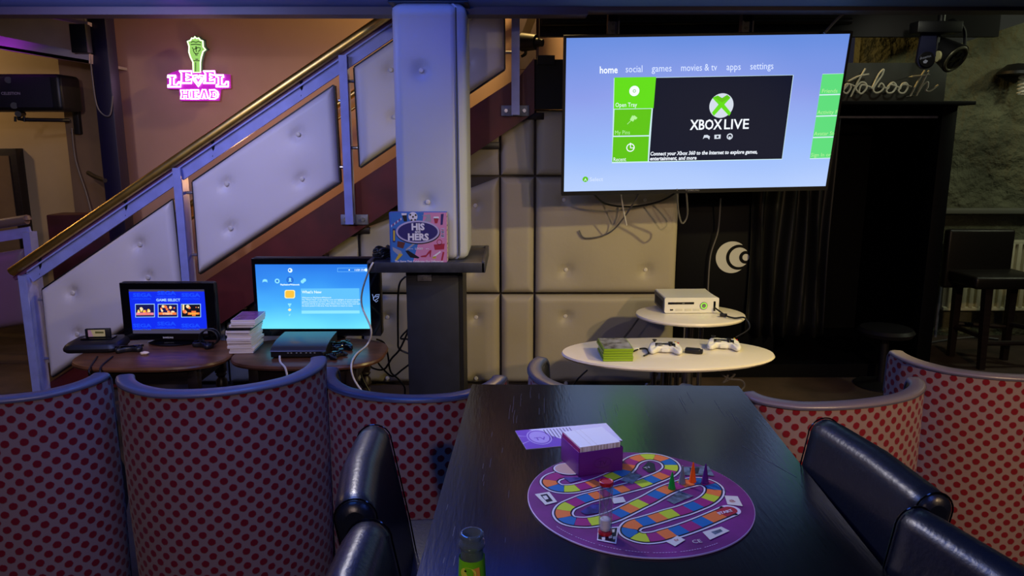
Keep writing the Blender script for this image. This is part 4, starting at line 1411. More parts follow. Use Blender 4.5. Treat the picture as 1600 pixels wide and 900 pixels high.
def rail_(p, q, z):
    p = Vector((p.x, p.y, z)); q = Vector((q.x, q.y, z))
    mb = MB(); mb.cyl(p, q, 0.018, seg=8); mb.build('footrest_rail', M['darkwood'], bs, True)
rail_(LF.lerp(A_, .25), LM.lerp(Bq, .25), 0.22)
rail_(LF.lerp(A_, .25), Vector((LF.x + .42, LF.y + .02, 0)), 0.18)
rail_(LM.lerp(Bq, .3), LR2.lerp(Cq, .3), 0.24)
rail_(LR2.lerp(Cq, .3), Vector((LF.x + .42, LF.y + .02, 0)), 0.26)
cable([PZ(1450, 536, 0.01), PZ(1480, 531, 0.01), PZ(1520, 527, 0.01), PZ(1560, 530, 0.01)], 0.008, M['cable_grey'], 'thin pale cable lying on the floor under the bar stool')

# stage lights at the top right
sl_ = thing('clamp_arm', 'dark blue hinged bracket arm with round end above the photobooth sign', 'bracket', tuple(PY(1448, 60, 4.4)))
YL = 4.45
mb = MB()
c = PY(1447, 93, YL); rr_ = 0.052
pts = [c + Vector((rr_ * math.cos(t), 0, rr_ * math.sin(t))) for t in [PI + PI * k / 14 for k in range(15)]]
tp = PY(1452, 50, YL).z
pts = pts + [Vector((c.x + rr_ * .9, YL, tp)), Vector((c.x - rr_ * .72, YL, tp))]
mb.prism(pts, (0, 0.02, 0)); mb.build('arm', mat('indigo_metal', rgb(32, 34, 62), 0.4), sl_, True)
mb = MB(); mb.cyl(c + Vector((0, 0, 0)), c + Vector((0, -.012, 0)), rr_ * .82, seg=28); nb = mb.build('knob', M['blackplastic'], sl_, True)
mb = MB(); ply = vplane(YL - .0125); mb.poly(ply, [(1442, 96), (1446, 93), (1450, 95), (1447, 99), (1443, 99)], .001); mb.text('showtec', ply, 1446, 91, 0.02, .001, 0, 'CENTER', 0, 0, .25)
mb.build('emblem', mat('print_grey', rgb(160, 164, 190), .5), nb, True)
mb = MB(); mb.cyl(PY(1464, 88, YL), PY(1471, 88, YL), 0.030, seg=18); mb.build('spacer', mat('pale_ring', rgb(220, 214, 160), .4), sl_, True)
mb = MB(); mb.box(PY(1430, 30, YL).x, PY(1500, 30, YL).x, YL - .04, YL + .06, PY(1450, 52, YL).z, PY(1450, 34, YL).z, bev=.006)
mb.cyl(PY(1470, 40, YL), Vector((PY(1470, 40, YL).x, YL, 2.6)), 0.02)
mb.build('clamp', M['black'], sl_, True)
pr = thing('stage_lamp', 'round black stage lamp hanging beside the plaster wall at the upper right', 'stage lamp', tuple(PY(1488, 100, YL)))
c = PY(1487, 88, YL)
dr = Vector((0.35, -0.75, -0.55)).normalized()
mb = MB(); mb.cyl(c - dr * 0.14, c + dr * 0.03, 0.055, 0.085, 28); mb.build('housing', M['black'], pr, True)
mb = MB(); mb.tube([c + dr * 0.031 + (dr.orthogonal().normalized() * math.cos(t) + dr.cross(dr.orthogonal().normalized()) * math.sin(t)) * 0.070 for t in [2 * PI * k / 24 for k in range(24)]], 0.009, 8, 0, False, True)
mb.build('bezel', mat('worn_metal', rgb(120, 118, 96), .4, metal=.5), pr, True)
mb = MB(); mb.cyl(c + dr * 0.030, c + dr * 0.034, 0.062, seg=24)
for k in range(6):
    o2 = dr.orthogonal().normalized(); p2 = dr.cross(o2)
    mb.cyl(c + dr * .034 + (o2 * math.cos(k * PI / 3) + p2 * math.sin(k * PI / 3)) * .035, c + dr * .040 + (o2 * math.cos(k * PI / 3) + p2 * math.sin(k * PI / 3)) * .035, .013, seg=10, mi=1)
mb.build('lens', [mat('dark_olive_glass', rgb(60, 62, 44), .2), M['black']], pr, True)
mb = MB(); mb.tube([c + Vector((-.08, .02, 0)), c + Vector((-.07, .02, .14)), c + Vector((0, .02, .2)), c + Vector((.07, .02, .14)), c + Vector((.08, .02, 0))], .010, 8)
mb.build('yoke', M['black'], pr, True)
wl = thing('wall_lamp', 'dark shell-shaped lamp at the right edge of the plaster wall', 'wall lamp', tuple(PY(1598, 130, YR - .1)))
c = PY(1590, 112, YR - .12)
mb = MB(); mb.lathe([(0.0, 0.06), (0.07, 0.05), (0.13, 0.0), (0.135, -.02), (0.0, -.02)], tuple(c), 24); mb.build('shade', M['black'], wl, True)
c = PY(1599, 126, YR - .12)
mb = MB(); mb.tube([c + Vector((0.03 * math.cos(k * .9), 0.03 * math.sin(k * .9), -0.1 + k * .004)) for k in range(44)], .006, 6, sub=2)
mb.build('coil', M['white_plastic'], wl, True)

# ================================================================== WOODEN SIDE TABLES
def side_table(pxl, pxr, pyf, label, depth=0.52, z=0.5):
    fl, fr = PZ(pxl, pyf, z), PZ(pxr, pyf, z)
    cx = (fl.x + fr.x) / 2 * 1.02
    W_ = (fr.x - fl.x)
    y0 = PZ((pxl + pxr) / 2, pyf + 4, z).y
    cyy = y0 + depth / 2
    t = thing('side_table', label, 'side table', (cx, cyy, 0), 0, 'wooden side tables under the stairs')
    # top: superellipse
    n = 56
    def lp(k, ins=0.0):
        a = 2 * PI * k / n
        ex = 2 / 2.9
        return (math.copysign(abs(math.cos(a)) ** ex, math.cos(a)) * (W_ / 2 - ins), math.copysign(abs(math.sin(a)) ** ex, math.sin(a)) * (depth / 2 - ins))
    mb = MB()
    rings = [(0.02, z - .026), (0.004, z - .022), (0.0, z - .012), (0.004, z - .003), (0.012, z)]
    vs = [(lp(k, i)[0], lp(k, i)[1], zz) for i, zz in rings for k in range(n)]
    fs = [[j * n + k, j * n + (k + 1) % n, (j + 1) * n + (k + 1) % n, (j + 1) * n + k] for j in range(4) for k in range(n)]
    fs += [list(range(n))[::-1], list(range(4 * n, 5 * n))]
    mb.add(vs, fs)
    mb.build('top', M['oldwood'], t)
    mb = MB(); mb.box(-W_ * .33, W_ * .33, -depth * .32, depth * .32, z - .11, z - .025, bev=.004); mb.build('apron', M['darkwood'], t)
    for sx in (-1, 1):
        for sy in (-1, 1):
            mb = MB()
            x, y = sx * W_ * .31, sy * depth * .30
            mb.box(x - .024, x + .024, y - .024, y + .024, z - .15, z - .03, bev=.004)
            prof = [(0.021, z - .15), (0.028, z - .16), (0.016, z - .175), (0.027, z - .19), (0.03, z - .215), (0.018, z - .235), (0.026, z - .245), (0.018, z - .255), (0.02, z - .30), (0.028, z - .36), (0.015, z - .38), (0.022, z - .4), (0.024, 0.05), (0.014, 0.03), (0.02, 0.0)]
            mb.lathe(prof[::-1], (x, y, 0), 16)
            mb.build('leg', M['darkwood'], t)
    return t, (cx, cyy, W_)


TBZ = 0.5
t1, c1 = side_table(99, 352, 571, 'dark wooden side table holding the blue game-select television')
t2, c2 = side_table(349, 598, 569, 'worn wooden side table holding the larger television and black console')


def small_tv(corners, Y, label, bez, W_px, stand=True, depth=0.06, lip=0.0):
    pass


# television 1 : game select
def tv_body(root, pl, x0, x1, zb, zt, sx0, sx1, szb, szt, Y, dep=0.07):
    mb = MB(); mb.box(x0, x1, Y + 0.004, Y + dep, zb, zt, bev=0.014, seg=3)
    mb.build('housing', M['blackplastic'], root, True)
    mb = MB()
    for (a, b, c, d) in ((x0 + .004, x1 - .004, zb + .003, szb), (x0 + .004, x1 - .004, szt, zt - .003), (x0 + .004, sx0, szb, szt), (sx1, x1 - .004, szb, szt)):
        mb.box(a, b, Y - 0.004, Y + .01, c, d)
    mb.build('bezel', M['blackgloss'], root, True)
    cxm = (x0 + x1) / 2
    mb = MB(); mb.box(cxm - .04, cxm + .04, Y + .01, Y + .05, TBZ + .01, zb + .02, bev=.004); mb.build('neck', M['blackgloss'], root, True)
    mb = MB(); mb.lathe([(0.0, 0.0), (0.13, 0.0), (0.135, 0.006), (0.10, 0.014), (0, 0.016)], (cxm, Y + .04, TBZ + .001), 28, sy=.72); mb.build('foot', M['blackgloss'], root, True)


Y1 = 3.66
a, b = PY(195, 534, Y1), PY(335, 441, Y1)
zb1 = max(a.z, TBZ + .018)
T1 = thing('television', 'small black television showing a blue game select screen', 'television', ((a.x + b.x) / 2, Y1 + .03, TBZ))
s0, s1 = PY(201, 452, Y1), PY(325, 521, Y1)
tv_body(T1, None, a.x, b.x, zb1, b.z, s0.x, s1.x, s1.z, s0.z, Y1, .045)
p1 = vplane(Y1 - .001)
def z8(x, y):
    return (180 + x / 8.18, 430 + y / 8.18)
G1 = [glow('sega_grey', rgb(70, 66, 92), .8), glow('sega_blue', rgb(8, 40, 232), 1.0), glow('sega_blue2', rgb(20, 72, 250), 1.0), glow('sega_text', rgb(160, 205, 255), 1.0), glow('sega_navy', rgb(14, 16, 80), 1.0), glow('sega_orange', rgb(240, 120, 60), 1.0), glow('sega_cream', rgb(255, 222, 170), 1.0), glow('sega_yellow', rgb(255, 205, 60), 1.0), glow('sega_black', rgb(10, 8, 24), 1.0), glow('sega_pink', rgb(236, 130, 160), 1.0)]
mb = MB()
mb.add([(s0.x, Y1 + .001, s1.z), (s1.x, Y1 + .001, s1.z), (s1.x, Y1 + .001, s0.z), (s0.x, Y1 + .001, s0.z)], [[0, 1, 2, 3]], 0)
P = lambda pts, off, mi: mb.poly(p1, [z8(*q) for q in pts], off, mi)
P([(172, 210), (1165, 208), (1172, 682), (186, 690)], .0005, 1)
for r in range(4):
    for c in range(3):
        x, y = 230 + c * 310 + (160 if r % 2 else 0) * 0, 275 + r * 130 - (25 if c == 1 else 0)
        if r in (1, 2):
            continue
        q = z8(x, y); mb.text('SEGA', p1, q[0], q[1], 0.026, .001, 2, 'LEFT', .04, xs=1.5)
        q = z8(x - 20, y + 35); mb.text('LASERACTION', p1, q[0], q[1], 0.010, .001, 2, 'LEFT', .03, xs=1.5)
q = z8(680, 332); mb.text('GAME SELECT', p1, q[0], q[1], 0.0185, .0016, 3, 'CENTER', .03, xs=1.05)
for k, (xa, xb) in enumerate(((255, 505), (545, 800), (842, 1095))):
    P([(xa, 367), (xb, 365), (xb + 3, 537), (xa + 3, 539)], .001, 3)
    P([(xa + 8, 375), (xb - 8, 373), (xb - 5, 529), (xa + 11, 531)], .0014, (4, 4, 8)[k])
rnd = random.Random(3)
for k, (xc, ys) in enumerate(((380, 450), (672, 440))):
    for i in range(14):
        x, y = xc + rnd.uniform(-85, 85), ys + rnd.uniform(-45, 30) + (10 if k == 0 else 0)
        q = z8(x, y); mb.disc(p1, q[0], q[1], rnd.uniform(.004, .008), .0018 + i * .00002, rnd.choice((5, 6, 7) if k == 0 else (5, 6, 6, 5)), seg=9)
P([(270, 478), (495, 478), (495, 508), (270, 510)], .0023, 9); P([(560, 475), (785, 475), (785, 505), (560, 505)], .0023, 5)
q = z8(382, 506); mb.text('COLUMNS', p1, q[0], q[1], 0.013, .0027, 5, 'CENTER', .03)
q = z8(672, 502); mb.text('STREETS', p1, q[0], q[1], 0.013, .0027, 6, 'CENTER', .03)
P([(862, 375), (885, 375), (885, 450), (862, 450)], .0018, 6)
for x, y, r_, c_ in ((890, 465, .010, 5), (930, 400, .009, 6), (950, 415, .007, 5), (905, 470, .006, 6), (1065, 412, .003, 6), (1035, 410, .003, 5)):
    q = z8(x, y); mb.disc(p1, q[0], q[1], r_, .002, c_, seg=12)
P([(930, 475), (1080, 475), (1080, 500), (930, 505)], .0021, 5); P([(975, 455), (1035, 455), (1030, 520), (985, 520)], .002, 5)
q = z8(1005, 500); mb.text('GHOSTS', p1, q[0], q[1], 0.012, .0026, 7, 'CENTER', .03)
mb.build('screen', G1, T1, True, 0)
mb = MB(); q = z8(678, 806); mb.text('SAMSUNG', vplane(Y1 - .004), q[0], q[1], 0.0115, .0006, 0, 'CENTER', .03)
mb.build('badge', mat('silver_print', rgb(190, 190, 195), .4), T1, True)

# television 2 : media menu
Y2 = 3.74
a, b = PY(399, 530, Y2), PY(592, 403, Y2)
zb2_ = max(PY(500, 529, Y2).z, TBZ + .018)
T2 = thing('television', 'black television showing a light blue media menu left of the pedestal', 'television', ((a.x + b.x) / 2, Y2 + .03, TBZ))
a.x = PY(396, 470, Y2).x
def z7(x, y):
    return (390 + x / 7.5, 400 + y / 7.5)
sA, sB = PY(*z7(95, 97), Y2), PY(*z7(1425, 852), Y2)
sA.x = PY(*z7(88, 470), Y2).x
tv_body(T2, None, a.x, b.x + .002, zb2_, b.z, sA.x, sB.x, sB.z, sA.z, Y2)
p2 = vplane(Y2 - .001)
G2 = [glow_grad('media_blue', [(0.0, rgb(110, 225, 252)), (0.35, rgb(72, 178, 248)), (0.7, rgb(50, 142, 238)), (1.0, rgb(36, 116, 226))], strength=1.0, noise=.35), glow('m_white', rgb(225, 248, 255), 1.0), glow('m_pale', rgb(120, 200, 255), 1.0), glow('m_cyan', rgb(140, 225, 250), 1.0), glow('m_orange', rgb(252, 190, 60), 1.0), glow('m_cream', rgb(255, 240, 170), 1.0), glow('m_panel', rgb(96, 190, 250), 1.0), glow('m_disc', rgb(36, 110, 214), 1.0)]
mb = MB()
mb.add([(sA.x, Y2 + .001, sB.z), (sB.x, Y2 + .001, sB.z), (sB.x, Y2 + .001, sA.z), (sA.x, Y2 + .001, sA.z)], [[0, 1, 2, 3]], 0, [(0, 0), (1, 0), (1, 1), (0, 1)])
P = lambda pts, off, mi: mb.poly(p2, [z7(*q) for q in pts], off, mi)
Tq = lambda t, x, y, s, mi=1, b=0.02, al='LEFT': mb.text(t, p2, *z7(x, y), s, .002, mi, al, b)
P([(600, 382), (1285, 378), (1290, 672), (610, 676)], .0006, 6)
P([(610, 640), (1288, 638), (1290, 672), (610, 676)], .0008, 3)
mb.line(p2, [z7(1030, 142), z7(1392, 140)], .0015, .001, 2); mb.line(p2, [z7(1030, 185), z7(1392, 183)], .0015, .001, 2); mb.line(p2, [z7(1031, 142), z7(1031, 185)], .0015, .001, 2)
Tq('11/29 17:44', 1228, 173, .0125, 1, .03); mb.disc(p2, *z7(1366, 163), .0075, .001, 1); mb.disc(p2, *z7(1168, 163), .004, .001, 1, seg=6)
mb.disc(p2, *z7(476, 168), .0115, .001, 1); mb.disc(p2, *z7(470, 165), .005, .0012, 7)
P([(150, 312), (155, 280), (170, 272), (190, 272), (206, 280), (211, 312), (196, 300), (165, 300)], .001, 3)
mb.disc(p2, *z7(324, 293), .0125, .001, 3); mb.disc(p2, *z7(324, 293), .006, .0012, 7)
mb.disc(p2, *z7(474, 282), .019, .001, 7); mb.disc(p2, *z7(474, 270), .006, .0013, 3); P([(452, 300), (474, 280), (498, 300)], .0014, 3)
mb.disc(p2, *z7(620, 300), .009, .001, 3); mb.disc(p2, *z7(642, 282), .009, .0012, 3)
Tq('PlayStation\u00aeNetwork', 473, 343, .011, 1, .04, 'CENTER')
for off, s_, m_i in ((.001, 1.0, 5), (.0014, .84, 4)):
    x0q, x1q, y0q, y1q = 472 - 61 * s_, 472 + 61 * s_, 447 - 49 * s_, 447 + 49 * s_
    rr_q = 14
    P([(x0q + rr_q, y0q), (x1q - rr_q, y0q), (x1q, y0q + rr_q), (x1q, y1q - rr_q), (x1q - rr_q, y1q), (x0q + rr_q, y1q), (x0q, y1q - rr_q), (x0q, y0q + rr_q)], off, m_i)
P([(448, 556), (492, 556), (486, 575), (474, 582), (480, 595), (460, 595), (466, 582), (452, 575)], .001, 3)
P([(470, 612), (490, 630), (470, 648), (448, 632)], .001, 5); P([(455, 690), (485, 675), (470, 705)], .001, 3)
Tq("What's New", 615, 436, .0195, 1, .025)
for i, t in enumerate(('Welcome to PlayStation\u00aeNetwork', 'The "What\'s New" screen displays news and highlights of content and videos', 'updates, promotions and more. You can also access your latest contents.', 'To access this list at any time, select What\'s New from the menu and read', 'the items posted in this area. Press the button to return to menu.')):
    Tq(t, 615, 494 + i * 24, .0098 if i else .0105, 1, .01)
mb.build('screen', G2, T2, True, 0)
mb = MB(); mb.text('SAMSUNG', vplane(Y2 - .004), 491, 523.5, 0.0125, .0006, 0, 'CENTER', .03)
mb.build('badge', MATS['silver_print'], T2, True)
# sticker remains on the bezel (white swirl)
mb = MB()
for s_k in ([(1438, 448), (1450, 480), (1452, 510), (1485, 540), (1505, 520)], [(1450, 500), (1480, 455), (1520, 450), (1510, 490), (1470, 520)], [(1475, 480), (1508, 470)]):
    mb.line(vplane(Y2 - .004), [z7(*q) for q in s_k], .004, .0007)
mb.build('sticker', mat('sticker_painted_glow', rgb(190, 220, 250), .4, emit=((.4, .6, 1, 1), .15)), T2, True, 0)  # weak emission painted in; the sticker itself gives no light

# black set-top boxes behind / shadow gap: case stack ------------------------------------------------
M['case_clear'] = mat('white_case', rgb(216, 206, 208), 0.3)
M['case_black'] = mat('black_case', rgb(18, 18, 22), 0.3)
M['cover_violet'] = mat('violet_cover', rgb(120, 70, 130), 0.25, noise=(30, .4))
M['page'] = mat('case_insert', rgb(170, 205, 215), 0.4)
c0 = PZ(352, 553, TBZ)
rnd = random.Random(5)
NST = 13
for k in range(NST):
    z = TBZ + .001 + k * 0.0128
    dx, dy, rz = rnd.uniform(-.006, .006), rnd.uniform(-.006, .006), rnd.uniform(-.05, .05)
    if k > 9:
        dx += 0.008 * (k - 9)
    cxk, cyk = c0.x + .068 + dx, c0.y + .095 + dy
    if k == 0:
        lab = 'bottom white disc case of the tall stack beside the media television'
    elif k == NST - 1:
        lab = 'topmost disc case with violet cover on the tall white stack'
    elif k == 9:
        lab = 'single black disc case near the top of the tall white stack'
    else:
        lab = 'white disc case, ' + ['', 'second', 'third', 'fourth', 'fifth', 'sixth', 'seventh', 'eighth', 'ninth', '', 'eleventh', 'twelfth'][k] + ' from the bottom of the stack beside the media television'
    root = thing('disc_case', lab, 'disc case', (cxk, cyk, z), rz + .04, 'disc cases stacked on the right side table')
    mm = M['case_black'] if k == 9 else M['case_clear']
    mb = MB(); mb.box(-.0575, .0575, -.095, .095, 0, .005, bev=.001); mb.box(-.0575, .0575, -.095, -.090, .005, .0072); mb.box(-.0575, .0575, -.095, .095, .0072, .0122, bev=.001)
    mb.build('case', mm, root)
    mb = MB(); mb.box(-.056, .056, -.089, .092, .0051, .0071); mb.build('insert', M['page'] if k != 9 else mm, root)
    if k == NST - 1:
        mb = MB(); mb.box(-.054, .054, -.092, .092, .0123, .0127); mb.build('cover', M['cover_violet'], root)

# ================================================================== MEGA-STYLE 16 BIT CONSOLE
def outline_blob(mb, pts, zs, mi=0, xf=None):
    """stack of scaled loops: pts list (x,y); zs list of (scale, z, (ox, oy))"""
    n = len(pts)
    vs = []
    for s_, z, off in zs:
        for x, y in pts:
            p = Vector((x * s_ + off[0], y * s_ + off[1], z))
            vs.append(xf @ p if xf is not None else p)
    fs = [[j * n + k, j * n + (k + 1) % n, (j + 1) * n + (k + 1) % n, (j + 1) * n + k] for j in range(len(zs) - 1) for k in range(n)]
    fs += [list(range(n))[::-1], list(range((len(zs) - 1) * n, len(zs) * n))]
    mb.add(vs, fs, mi)

cc = PZ(146, 546, TBZ)
md = thing('games_console', 'black cartridge games console on the left side table', 'games console', (cc.x + .01, cc.y + .02, TBZ), 0.10)
def rr2(w_, d, r, n=5):
    return rrect(-w_ / 2, w_ / 2, -d / 2, d / 2, r, n)
mb = MB(); outline_blob(mb, rr2(.26, .20, .04), [(.93, .002, (0, 0)), (1.0, .012, (0, 0)), (1.0, .022, (0, 0)), (.95, .036, (0, .006)), (.88, .044, (0, .01))]); mb.build('body', M['blackplastic'], md)
mb = MB(); mb.box(-.075, .075, -.01, .06, .044, .052, bev=.004); mb.build('cartridge_slot', M['blackgloss'], md)
mb = MB(); mb.box(-.09, -.04, -.075, -.055, .036, .041, bev=.002); mb.build('power_switch', M['grey_plastic'], md)
mb = MB(); mb.box(.02, .05, -.07, -.055, .036, .041, bev=.002); mb.build('reset_button', mat('dull_red', rgb(120, 40, 50), .4), md)
ctg = thing('game_cartridge', 'black game cartridge with yellow label plugged into the cartridge console', 'game cartridge', tuple(md.location + Vector((0.0, .02, .052))), 0.10)
mb = MB(); mb.box(-.060, .060, -.009, .009, 0, .045, bev=.004); mb.build('shell', M['blackplastic'], ctg)
mb = MB(); mb.box(-.044, .036, -.0105, -.009, .006, .040, 0)
pc = Plane((0, -.0106, 0), (1, 0, 0), (0, 0, 1))
mb.add([(-.044, -.0108, .006), (-.02, -.0108, .006), (-.03, -.0108, .040), (-.044, -.0108, .040)], [[0, 1, 2, 3]], 1)
mb.add([(-.01, -.0108, .022), (.03, -.0108, .022), (.03, -.0108, .030), (-.01, -.0108, .032)], [[0, 1, 2, 3]], 2)
mb.build('label', [mat('cart_yellow', rgb(200, 190, 130), .5), mat('cart_pink', rgb(190, 150, 160), .5), mat('cart_olive', rgb(90, 90, 40), .5)], ctg)

# gamepads -------------------------------------------------------------------
def pad_outline(kind):
    if kind == 'xbox':
        half = [(0, .036), (.030, .040), (.056, .036), (.070, .018), (.076, -.010), (.078, -.040), (.070, -.060), (.056, -.062), (.044, -.046), (.034, -.026), (.018, -.020), (0, -.020)]
    elif kind == 'ps':
        half = [(0, .030), (.030, .034), (.058, .034), (.072, .020), (.078, -.008), (.076, -.040), (.066, -.058), (.054, -.052), (.044, -.028), (.030, -.018), (.015, -.022), (0, -.022)]
    else:
        half = [(0, .022), (.030, .030), (.060, .032), (.078, .018), (.082, -.006), (.074, -.030), (.056, -.036), (.036, -.026), (.018, -.018), (0, -.016)]
    full = half + [(-x, y) for x, y in half[1:-1][::-1]]
    v = crom([Vector((x, y, 0)) for x, y in full], 4, True)
    return [(p.x, p.y) for p in v]

def pad_mesh(mb, kind, th=0.034, droop=0.0):
    pts = pad_outline(kind)
    pts = pts[::-1]
    n = len(pts)
    prof = [(.0, 0), (.55, .02), (.86, .12), (.97, .3), (1.0, .5), (.97, .70), (.86, .88), (.6, .98), (0.0, 1.0)]
    vs = []
    for s_, h in prof:
        for x, y in pts:
            # shrink toward a spine line rather than centre to keep the grips
            sx = math.copysign(min(abs(x), .052), x)
            sy = -0.0 + (-.30 * max(0, abs(x) - .03)) 
            X = sx + (x - sx) * s_ if s_ > 0 else sx * .9
            Yv = sy + (y - sy) * s_
            if s_ == 0:
                Yv = sy + (y - sy) * .05
            fall = -(.45 * max(0, -y - .01)) * 0.5
            z = h * th * (1 - .25 * max(0, (-y - .02) / .05)) + droop * max(0, -y) + max(0.0, y) * .22
            vs.append((X, Yv, z))
    fs = [[j * n + k, j * n + (k + 1) % n, (j + 1) * n + (k + 1) % n, (j + 1) * n + k] for j in range(len(prof) - 1) for k in range(n)]
    mb.add(vs, fs)

def gamepad(kind, name, label, loc, rz, body_m, z, sc_=1.0, tilt=0.0):
    g = thing(name, label, 'game controller', (loc.x, loc.y, z), rz)
    mb = MB(); pad_mesh(mb, kind)
    mb.v = [Vector((p.x * sc_, p.y * sc_, p.z * sc_)) for p in mb.v]
    mb.build('shell', body_m, g, smooth=70)
    zt = .034 * sc_
    if kind == 'md':
        mb = MB(); mb.box(-.062, -.034, -.004, .004, zt, zt + .005, bev=.001); mb.box(-.052, -.044, -.014, .014, zt, zt + .005, bev=.001); mb.build('direction_pad', M['blackgloss'], g)
        for k in range(3):
            mb = MB(); mb.cyl((.032 + k * .014, .0 - .004 + k * .006, zt - .004), (.032 + k * .014, -.004 + k * .006, zt + .006), .006); mb.build('button', M['blackgloss'], g)
        return g
    dark = M['blackplastic']
    sticks = [(-.048, .020), (.024, -.004)] if kind == 'xbox' else [(-.024, -.008), (.024, -.008)]
    for x, y in sticks:
        mb = MB(); zz = zt + max(0, y) * .2 - .002
        mb.lathe([(.012, 0), (.006, .006), (.005, .011), (.010, .013), (.011, .017), (.007, .018), (0, .016)], (x, y, zz), 18); mb.build('thumbstick', dark if kind == 'xbox' else M['blackgloss'], g)
    dp = (-.024, -.006) if kind == 'xbox' else (-.050, .012)
    mb = MB(); x, y = dp; zz = zt
    if kind == 'xbox':
        mb.lathe([(.013, 0), (.013, .002), (0, .002)], (x, y, zz), 20)
    mb.box(x - .011, x + .011, y - .0035, y + .0035, zz, zz + .005, bev=.001); mb.box(x - .0035, x + .0035, y - .011, y + .011, zz, zz + .005, bev=.001); mb.build('direction_pad', M['grey_plastic'] if kind == 'xbox' else dark, g)
    cols_ = [rgb(60, 150, 50), rgb(180, 40, 40), rgb(50, 80, 180), rgb(200, 170, 40)]
    for k, (dx, dy) in enumerate(((0, -.011), (.011, 0), (-.011, 0), (0, .011))):
        mb = MB(); x, y = .050 + dx, .016 + dy
        mb.cyl((x, y, zt - .002 + max(0, y) * .2), (x, y, zt + .005 + max(0, y) * .2), .0045, seg=12)
        mb.build('button', mat('pad_button_%d' % k, cols_[k], .3) if kind == 'xbox' else dark, g)
    if kind == 'xbox':
        mb = MB(); mb.cyl((0, .024, zt), (0, .024, zt + .006), .009, seg=20); mb.build('guide_button', M['steel'], g)
        mb = MB(); mb.box(-.020, .020, -.030, -.008, .004, .022, bev=.006, seg=3); mb.build('battery_pack', M['white_plastic'], g)
        mb = MB(); mb.box(-.060, -.030, .030, .042, .022, .038, bev=.004); mb.box(.030, .060, .030, .042, .022, .038, bev=.004); mb.build('bumper', M['grey_plastic'], g)
    else:
        for sx in (-1, 1):
            mb = MB(); mb.box(sx * .048 - .014, sx * .048 + .014, .028, .040, .018, .036, bev=.004); mb.build('bumper', dark, g)
    return g

p = PZ(202, 550, TBZ)
gamepad('md', 'game_controller', 'small black game controller left of the crumpled paper on the left side table', p, .25, M['blackplastic'], TBZ + .001, 0.75)
p = PZ(318, 543, TBZ)
gamepad('md', 'game_controller', 'black game controller wrapped in its own cable at the right of the left side table', p, -.5, M['blackplastic'], TBZ + .001, 0.75)
mb = MB(); pts = []
for k in range(46):
    t = k * .6
    pts.append(Vector((p.x + .03 + .045 * math.cos(t), p.y + .01 + .02 * math.cos(t * .31), TBZ + .05 + .04 * math.sin(t))))
mb.tube(pts, .0035, 6, sub=3)
tag(mb.build('cable_coil', M['cable'], None, True), 'coiled black controller cable at the right of the left side table', 'cable')
# crumpled paper
p = PZ(226, 554, TBZ)
mb = MB()
bmx = bmesh.new(); bmesh.ops.create_icosphere(bmx, subdivisions=2, radius=.014)
for v in bmx.verts:
    v.co *= 1 + .45 * mn.noise(v.co * 160)
    v.co.x *= 1.5; v.co.z = v.co.z * .6 + .008
mb.frombm(bmx, 0, Matrix.Translation((p.x, p.y, TBZ)))
tag(mb.build('paper_scrap', mat('paper', rgb(210, 190, 170), .7), None, True, 10), 'small crumpled paper scrap on the left side table', 'paper')
for xs_, lab in (((152, 141, 134), 'thin black cable hanging over the front edge of the left side table'), ((176, 158, 150), 'second thin black cable crossing the front edge of the left side table')):
    e_ = PZ(xs_[1], 577, TBZ)
    ye = e_.y - .012
    cable([PZ(xs_[0], 557, TBZ + .004), PZ(xs_[1] + 2, 570, TBZ + .004), Vector((e_.x, ye, TBZ - .004)), PY(xs_[1], 590, ye), PY(xs_[2], 606, ye), PY(xs_[2] + 2, 640, ye + .02)], .004, M['cable'], lab)

# PLAYSTATION-like console
pL, pR = PZ(424, 560, TBZ), PZ(504, 558, TBZ)
ps = thing('games_console', 'slim black curved games console in front of the media television', 'games console', ((pL.x + pR.x) / 2 + .008, pL.y + .13, TBZ), 0.02)
W3 = pR.x - pL.x + .02
mb = MB()
prof = [(-.125, .004), (-.135, .010), (-.135, .034), (-.128, .040), (-.10, .052), (-.04, .062), (.04, .065), (.13, .065), (.13, .004)]
mb.prism([Vector((-W3 / 2, y, z)) for y, z in prof], (W3, 0, 0)); mb.build('body', M['blackplastic'], ps)
mb = MB()
prof = [(-.136, .0345), (-.129, .0405), (-.10, .0525), (-.04, .0625), (.04, .0655), (.12, .0655), (.12, .0665), (.04, .0665), (-.04, .0640), (-.10, .0545), (-.131, .042), (-.138, .036)]
mb.prism([Vector((-W3 / 2 - .002, y, z)) for y, z in prof], (W3 + .004, 0, 0)); mb.build('lid', mat('charcoal_lid', rgb(52, 52, 58), .25), ps)
mb = MB()
for x in (-.05, -.035, -.01, .01, .035, .055, .075):
    mb.box(x, x + .007, -.1372, -.1350, .027, .030)
mb.build('indicator', mat('silver_print', rgb(190, 190, 195), .4), ps)
# controller beside it
p = PZ(528, 547, TBZ)
gamepad('ps', 'game_controller', 'black twin-stick game controller right of the slim black console', p, .4, M['blackgloss'], TBZ + .001, .9)
p = PZ(519, 556, TBZ)
gamepad('ps', 'game_controller', 'black game controller lying at the front edge right of the slim console', PZ(515, 560, TBZ) + Vector((0.03, .015, 0)), 1.1, M['blackplastic'], TBZ + .001, .62)
